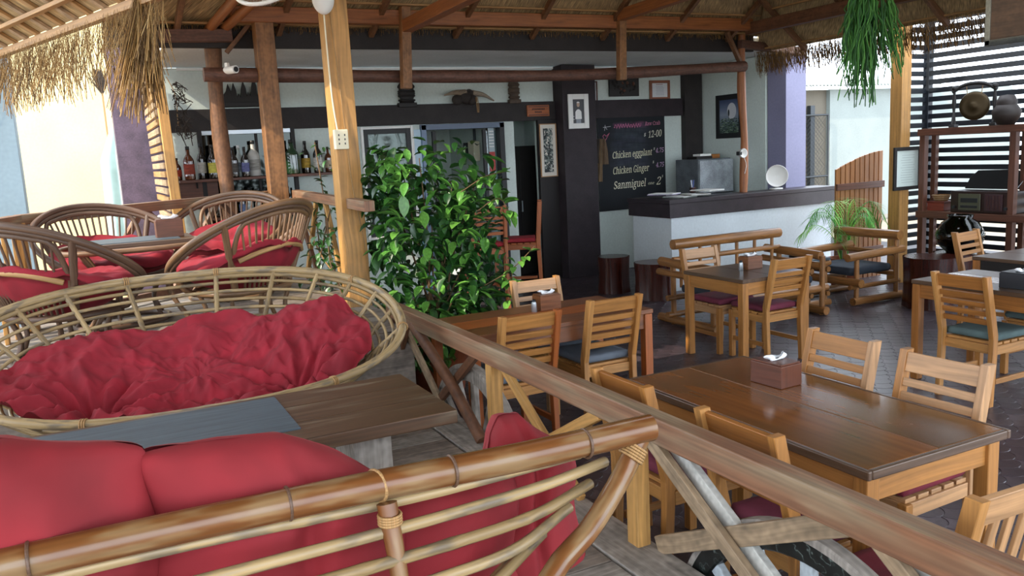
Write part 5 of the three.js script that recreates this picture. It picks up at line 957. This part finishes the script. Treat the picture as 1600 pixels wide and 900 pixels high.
{
  const t = thing('leafy_shrub', 'dense bright green shrub growing beside the honey coloured post', 'shrub', [2.28, 0, -5.98]);
  part(t, 'pot', lathe([[0, 0], [0.2, 0], [0.26, 0.36], [0.28, 0.36], [0.28, 0.4], [0.24, 0.4], [0.22, 0.34], [0, 0.34]], 24), M.terracotta);
  const list = [], inv = V(2.28, 0, -5.98);
  const blobs = [[640, 330, 90, 95], [700, 300, 85, 80], [725, 345, 45, 55], [620, 430, 75, 90], [700, 430, 95, 100], [738, 460, 42, 70], [660, 540, 55, 70], [720, 520, 55, 60], [600, 290, 45, 60], [655, 580, 45, 45], [715, 585, 40, 40]];
  for (let k = 0; k < 14; k++) { const b = blobs[k % blobs.length], e = onZ(b[0] + rr(-50, 50), b[1] + rr(-70, 40), rr(-6.3, -5.6)).sub(inv); part(t, 'stem', sweep([V(rr(-0.08, 0.08), 0.34, rr(-0.08, 0.08)), V(e.x * 0.4, 0.34 + (e.y - 0.34) * 0.5, e.z * 0.4), e], (s, L) => 0.012 - 0.008 * s / L, { radial: 6 }), M.stem); }
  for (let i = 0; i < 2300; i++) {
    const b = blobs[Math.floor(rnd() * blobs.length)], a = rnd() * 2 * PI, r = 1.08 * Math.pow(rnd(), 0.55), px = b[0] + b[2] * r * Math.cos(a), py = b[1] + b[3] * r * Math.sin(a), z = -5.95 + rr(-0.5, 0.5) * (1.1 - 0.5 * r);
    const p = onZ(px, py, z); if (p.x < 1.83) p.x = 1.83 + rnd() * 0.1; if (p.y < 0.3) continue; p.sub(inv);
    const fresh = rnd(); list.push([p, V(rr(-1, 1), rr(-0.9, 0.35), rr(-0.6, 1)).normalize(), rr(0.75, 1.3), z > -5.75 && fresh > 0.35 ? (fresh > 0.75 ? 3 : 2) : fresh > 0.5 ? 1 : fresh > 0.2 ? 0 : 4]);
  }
  for (const pts of [[[720, 300], [760, 275], [790, 268]], [[745, 330], [780, 310], [800, 340]], [[750, 450], [800, 420], [835, 385]], [[790, 400], [800, 430], [795, 470]]]) {
    const w = pts.map(([x, y]) => onZ(x, y, -5.6).sub(inv)); part(t, 'stem', sweep(w, 0.004, { radial: 5 }), M.stem);
    for (let k = 0; k < 9; k++) { const f = 0.3 + 0.7 * rnd(), p = new THREE.CatmullRomCurve3(w).getPoint(f); list.push([p, V(rr(-1, 1), rr(-0.8, 0.4), rr(-0.2, 1)).normalize(), rr(0.7, 1.1), 2 + (k % 2)]); }
  }
  list.forEach((e) => { e[0].add(inv); }); const cam0 = list.map((e) => e[0].distanceTo(camera.position)); list.forEach((e, i) => { e.d0 = cam0[i]; }); list.sort((a, b) => a.d0 - b.d0); list.forEach((e) => e[0].sub(inv));
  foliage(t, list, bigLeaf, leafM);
}
const smallLeaf = [leafGeo(0.085, 0.05), leafGeo(0.075, 0.05, 0.3)];
{
  const t = thing('climbing_ivy', 'climbing ivy on the raised rail behind the honey post', 'plant', [0, 0, 0]), list = [];
  for (const pts of [[[1.74, 0.72, -6.6], [1.7, 1.1, -6.75], [1.73, 1.5, -6.9], [1.72, 1.95, -7.0]], [[1.66, 0.72, -7.3], [1.7, 1.0, -7.1], [1.68, 1.3, -7.0]], [[1.7, 0.72, -6.4], [1.64, 1.0, -6.5], [1.67, 1.35, -6.6]], [[1.66, 0.72, -7.0], [1.62, 0.95, -6.8], [1.66, 1.2, -6.7], [1.7, 1.42, -6.6]]]) {
    const w = pts.map((p) => V(...p)), c = new THREE.CatmullRomCurve3(w); part(t, 'vine', sweep(w, 0.006, { radial: 5 }), M.stem);
    for (let k = 0; k < 46; k++) { const p = c.getPoint(rnd()).add(V(rr(-0.1, 0.1), rr(-0.08, 0.08), rr(-0.12, 0.12))); list.push([p, V(rr(-1, 1), rr(-0.9, 0.2), rr(-0.3, 1)).normalize(), rr(0.6, 1.15), Math.floor(rnd() * 4)]); }
  }
  foliage(t, list, smallLeaf, [leafM[4], leafM[0], leafM[1], leafM[0]]);
}
{ // hanging plant
  const t = thing('hanging_plant', 'trailing green plant hanging from the eave beside the honey post', 'plant', [0, 0, 0]), Z0 = -5.9;
  part(t, 'basket', lathe([[0, -0.12], [0.1, -0.1], [0.15, 0], [0.14, 0], [0.09, -0.09], [0, -0.1]], 18).translate(onZ(1365, -6, Z0).x, onZ(1365, -6, Z0).y, Z0), M.stem);
  const greens = ['#3f7a34', '#5b9a45', '#2f6030'].map((c) => mat(c, 0.6));
  for (let k = 0; k < 210; k++) {
    const px = k < 120 ? rr(1310, 1414) : rr(1318, 1368), y1 = k < 120 ? rr(40, 125) : rr(90, 168), z = Z0 + rr(-0.18, 0.18), a = onZ(px * 0.6 + 1365 * 0.4, rr(-20, 5), z), b = onZ(px + rr(-8, 8), y1, z);
    const pts = [a]; for (let j = 1; j < 6; j++) pts.push(a.clone().lerp(b, j / 5).add(V(rr(-0.03, 0.03), 0, rr(-0.03, 0.03)))); 
    const s = part(t, 'strand', sweep(pts, (q, L) => 0.0085 * (1 - 0.4 * q / L) * (1 + 0.25 * Math.sin(q * 60)), { radial: 5, step: 0.06 }), greens[k % 3]);
  }
}
{ // palm
  const base = V(7.98, 0, -7.16), t = thing('potted_palm', 'small feathery palm in a pot at the end of the counter', 'palm', [base.x, 0, base.z]);
  part(t, 'pot', lathe([[0, 0], [0.14, 0], [0.18, 0.3], [0.2, 0.3], [0.2, 0.34], [0.16, 0.34], [0.15, 0.29], [0, 0.29]], 22), M.terracotta); part(t, 'soil', new THREE.CircleGeometry(0.155, 18).rotateX(-PI / 2).translate(0, 0.3, 0), M.dirt);
  const lg = leafGeo(0.2, 0.012, 0.35, 0.1), mats = ['#5aa83a', '#3f8a30', '#86c850'].map((c) => mat(c, 0.5, { side: THREE.DoubleSide }));
  for (let k = 0; k < 18; k++) {
    const a = k / 18 * 2 * PI + rr(-0.2, 0.2), R = rr(0.3, 0.58), H = rr(0.7, 1.08), tip = V(R * Math.cos(a), H * rr(0.72, 0.95), R * Math.sin(a) * 0.8), w = [V(0.03 * Math.cos(a), 0.3, 0.03 * Math.sin(a)), V(tip.x * 0.3, H * 0.85, tip.z * 0.3), V(tip.x * 0.65, H, tip.z * 0.65), tip], c = new THREE.CatmullRomCurve3(w), m = mats[k % 3];
    const f = part(t, 'frond', sweep(w, (s, L) => 0.007 - 0.005 * s / L, { radial: 5 }), m), g = [];
    for (let j = 0; j < 14; j++) for (const s of [-1, 1]) { const u = 0.35 + 0.65 * j / 14, p = c.getPoint(u), tg = c.getTangent(u), sd = V(-tg.z, 0, tg.x).normalize().multiplyScalar(s); const d = tg.clone().multiplyScalar(0.7).add(sd).add(V(0, -0.15, 0)).normalize(); const q = lg.clone(); q.scale(1, 1, 0.6 + 0.5 * Math.sin(PI * (j + 1) / 20)); q.applyMatrix4(new THREE.Matrix4().lookAt(V(0, 0, 0), d.negate(), V(0, 1, 0))); q.translate(p.x, p.y, p.z); g.push(q); }
    part(f, 'leaflets', join(g), m);
  }
}

// ================================================================ shelves by the dark screen
{
  const x0 = 8.74, x1 = 8.96, zf = -6.7, zn = onX(1582, 300, x0).z, yTop = onX(1500, 200, x0).y, yMid = onX(1500, 333, x0).y, zEnd = -4.3;
  const t = thing('wooden_rack', 'reddish timber rack with two shelves along the dark screen', 'shelves');
  for (const z of [zf, zn, zEnd]) { part(t, 'post', box(0.07, z === zf ? yTop : yTop, 0.07, 0.004, [x0, yTop / 2, z]), M.frameBrown); part(t, 'post', box(0.06, yTop, 0.06, 0.004, [x1, yTop / 2, z - 0.02]), M.frameBrown); }
  for (const y of [yTop, yMid]) { part(t, 'edge_rail', box(0.04, 0.075, zEnd - zf + 0.1, 0.004, [x0 - 0.035, y - 0.03, (zf + zEnd) / 2]), M.frameBrown); for (let k = 0; k < 3; k++) part(t, 'shelf_board', box(0.078, 0.022, zEnd - zf + 0.06, 0.003, [x0 + 0.03 + k * 0.082, y, (zf + zEnd) / 2]), M.railDark); }
  const sh = (px, py, x) => { const p = onX(px, py, x); return p; };
  // gong
  const gz = sh(1522, 160, 8.72).z, g = thing('gong', 'bronze gong hanging in a dark carved stand on the top shelf', 'gong', [8.72, yTop + 0.011, gz], -PI / 2 + 0.35);
  for (const s of [-1, 1]) { part(g, 'upright', sweep([V(s * 0.2, 0, 0), V(s * 0.2, 0.4, 0)], (q) => 0.018 + 0.006 * Math.sin(q * 30), { radial: 8 }), M.blackWood); part(g, 'foot', box(0.06, 0.03, 0.16, 0.006, [s * 0.2, 0.015, 0]), M.blackWood); part(g, 'stay', bar(V(s * 0.2, 0.18, 0.0), V(s * 0.2, 0.03, 0.07), 0.016, 0.016), M.blackWood); part(g, 'finial', new THREE.SphereGeometry(0.03, 10, 8).translate(s * 0.2, 0.42, 0), M.blackWood); }
  part(g, 'crossbar', sweep([V(-0.22, 0.38, 0), V(-0.1, 0.45, 0), V(0.1, 0.45, 0), V(0.22, 0.38, 0)], 0.02, { radial: 8 }), M.blackWood);
  const disc = part(g, 'disc', lathe([[0, 0.045], [0.035, 0.04], [0.045, 0.02], [0.1, 0.015], [0.145, 0.01], [0.155, -0.02], [0.145, -0.025], [0, -0.01]], 32).rotateX(PI / 2).translate(0, 0.22, 0), mat('#3f321c', 0.45, { metalness: 0.6 })); part(g, 'cord', sweep([V(-0.08, 0.43, 0), V(-0.07, 0.35, 0)], 0.004, { radial: 4 }), M.binding); part(g, 'cord', sweep([V(0.08, 0.43, 0), V(0.07, 0.35, 0)], 0.004, { radial: 4 }), M.binding);
  const urn = thing('clay_urn', 'round dark clay urn with lid beside the gong', 'urn', [8.7, yTop + 0.011, sh(1573, 170, 8.7).z]); part(urn, 'body', lathe([[0, 0], [0.08, 0], [0.13, 0.08], [0.14, 0.14], [0.1, 0.2], [0.07, 0.22]], 22), mat('#2c221d', 0.6, { map: tSpeck })); part(urn, 'lid', lathe([[0.095, 0.2], [0.1, 0.24], [0.07, 0.3], [0, 0.31]], 22), mat('#261d1a', 0.6));
  // record player
  const rz = (sh(1484, 300, 8.66).z + sh(1574, 300, 8.66).z) / 2, rp = thing('record_player', 'old wooden record player radio with open lid on the middle shelf', 'record player', [8.85, yMid + 0.011, rz], -PI / 2);
  const W = 0.72; part(rp, 'cabinet', box(W, 0.24, 0.28, 0.01, [0, 0.12, 0]), wood('#2c1310', 0.35, tGrain)); part(rp, 'dial_panel', box(0.26, 0.18, 0.012, 0.004, [-0.12, 0.12, 0.152]), mat('#4a4a38', 0.4)); part(rp, 'dial', box(0.2, 0.05, 0.008, 0.002, [-0.12, 0.14, 0.16]), M.black); part(rp, 'dial', box(0.2, 0.03, 0.008, 0.002, [-0.12, 0.07, 0.16]), M.black);
  part(rp, 'speaker_grille', box(0.2, 0.18, 0.012, 0.004, [0.16, 0.12, 0.152]), mat('#3a2024', 0.6)); for (let k = 0; k < 5; k++) part(rp, 'grille_bar', box(0.008, 0.15, 0.008, 0.002, [0.09 + k * 0.035, 0.12, 0.161]), M.stump); for (const x of [-0.3, 0.3]) part(rp, 'knob', new THREE.CylinderGeometry(0.018, 0.018, 0.02, 14).rotateX(PI / 2).translate(x, 0.06, 0.16), M.metalDark);
  part(rp, 'lid', extrude([[-W / 2, 0], [W / 2, 0], [W / 2 - 0.06, 0.16], [W / 2 - 0.16, 0.21], [-W / 2 + 0.12, 0.2], [-W / 2 + 0.04, 0.12]], 0.02, 0.004).rotateX(-0.25).translate(0, 0.25, -0.13), M.black); part(rp, 'lid_stay', sweep([V(W / 2 - 0.02, 0.24, 0.08), V(W / 2 - 0.04, 0.38, -0.14)], 0.004, { radial: 4 }), M.steel);
  const bk = thing('woven_basket', 'small woven basket on a red box on the middle shelf', 'basket', [8.87, yMid + 0.011 + 0.11, sh(1457, 320, 8.72).z]); part(bk, 'bowl', lathe([[0, 0], [0.07, 0], [0.1, 0.07], [0.095, 0.07], [0.065, 0.01], [0, 0.01]], 20), M.batten); for (let k = 0; k < 3; k++) part(bk, 'band', new THREE.TorusGeometry(0.08 + k * 0.01, 0.005, 5, 20).rotateX(PI / 2).translate(0, 0.02 + 0.022 * k, 0), M.slat);
  const rb = thing('red_box', 'red wooden box under the small basket', 'box', [8.87, yMid + 0.011, sh(1457, 320, 8.72).z]); part(rb, 'body', box(0.2, 0.09, 0.22, 0.006, [0, 0.045, 0]), mat('#8a3a26', 0.5, { map: tGrain })); part(rb, 'lid', box(0.21, 0.02, 0.23, 0.005, [0, 0.1, 0]), mat('#6d2a1c', 0.5, { map: tGrain }));
  for (let k = 0; k < 2; k++) { const b = thing('woven_basket', ['wide brown woven basket at the bottom of the stack on the rack', 'wide brown woven basket on top of the stack on the rack'][k], 'basket', [8.84, yMid + 0.011 + k * 0.15, -5.0]); part(b, 'bowl', lathe([[0, 0], [0.12, 0], [0.17, 0.14], [0.16, 0.14], [0.11, 0.01], [0, 0.01]], 24), mat('#7a5a38', 0.8, { map: tWorn })); for (let j = 0; j < 4; j++) part(b, 'band', new THREE.TorusGeometry(0.128 + j * 0.012, 0.007, 5, 26).rotateX(PI / 2).translate(0, 0.025 + 0.034 * j, 0), M.rattanDark); }
  // terrarium jar on the stool
  const j = thing('glass_terrarium', 'dark round glass terrarium with greenery on the log stool', 'terrarium', [8.16, 0.5, -5.8]); part(j, 'jar', lathe([[0, 0], [0.12, 0.0], [0.22, 0.1], [0.24, 0.2], [0.18, 0.32], [0.12, 0.36], [0.13, 0.4], [0.115, 0.4], [0.1, 0.35], [0.165, 0.31], [0.225, 0.2], [0.2, 0.1], [0.1, 0.012], [0, 0.012]], 28), phys('#5f7064', 0.06, { transmission: 1, thickness: 0 })); part(j, 'moss', new THREE.SphereGeometry(0.19, 20, 10, 0, 7, 0, 1.6).scale(1, 0.8, 1).translate(0, 0.09, 0), mat('#1d2612', 0.9, { map: tSpeck })); part(j, 'soil', lathe([[0, 0.014], [0.1, 0.014], [0.195, 0.1], [0, 0.1]], 20), M.dirt);
  // hung board, upper right
  const hb = onX(1541, 72, 7.34), H = thing('notice_board', 'stained brown notice board hung under the eave by the screen', 'board', [7.34, hb.y, hb.z], -PI / 2);
  part(H, 'panel', box(1.5, 0.6, 0.03, 0.004, [0.78, 0.33, 0]), wood('#3a2a20', 0.6, tWorn)); for (const [w, h, x, y] of [[1.56, 0.05, 0.78, 0.02], [0.05, 0.66, 0.02, 0.33], [1.56, 0.05, 0.78, 0.65], [0.05, 0.66, 1.54, 0.33]]) part(H, 'frame_side', box(w, h, 0.05, 0.004, [x, y, 0]), mat('#5f625f', 0.6, { map: tSpeck }));
  part(H, 'paper_tag', box(0.08, 0.14, 0.004, 0, [0.36, 0.42, 0.018]), M.paper); part(H, 'cord', sweep([V(0.1, 0.66, 0), V(0.1, 0.98, 0)], 0.006, { radial: 4 }), M.binding); part(H, 'cord', sweep([V(1.4, 0.66, 0), V(1.4, 0.98, 0)], 0.006, { radial: 4 }), M.binding);
}
{ // dried twigs tied to the screen post
  const t = thing('dried_wreath', 'dark dried twig wreath hanging on the screen post by the bar', 'wreath', [0.86, 0, -8.78]), g = [];
  for (let k = 0; k < 70; k++) { const y = k < 30 ? rr(2.42, 2.6) : rr(2.1, 2.35), p = V(rr(-0.03, 0.05), y, rr(-0.03, 0.03)); g.push(sweep([p, p.clone().add(V(rr(0, 0.05), rr(-0.06, 0.05), rr(-0.03, 0.03))), p.clone().add(V(rr(-0.02, 0.12), rr(-0.14, 0.08), rr(-0.06, 0.06)))], 0.004, { radial: 4 })); }
  part(t, 'twigs', join(g), mat('#2c231c', 0.9)).userData.kind = 'stuff';
  part(t, 'cord', sweep([V(-0.06, 2.66, 0), V(0.0, 2.5, 0), V(0.0, 2.2, 0)], 0.004, { radial: 4 }), M.binding);
}

renderer.render(scene, camera);
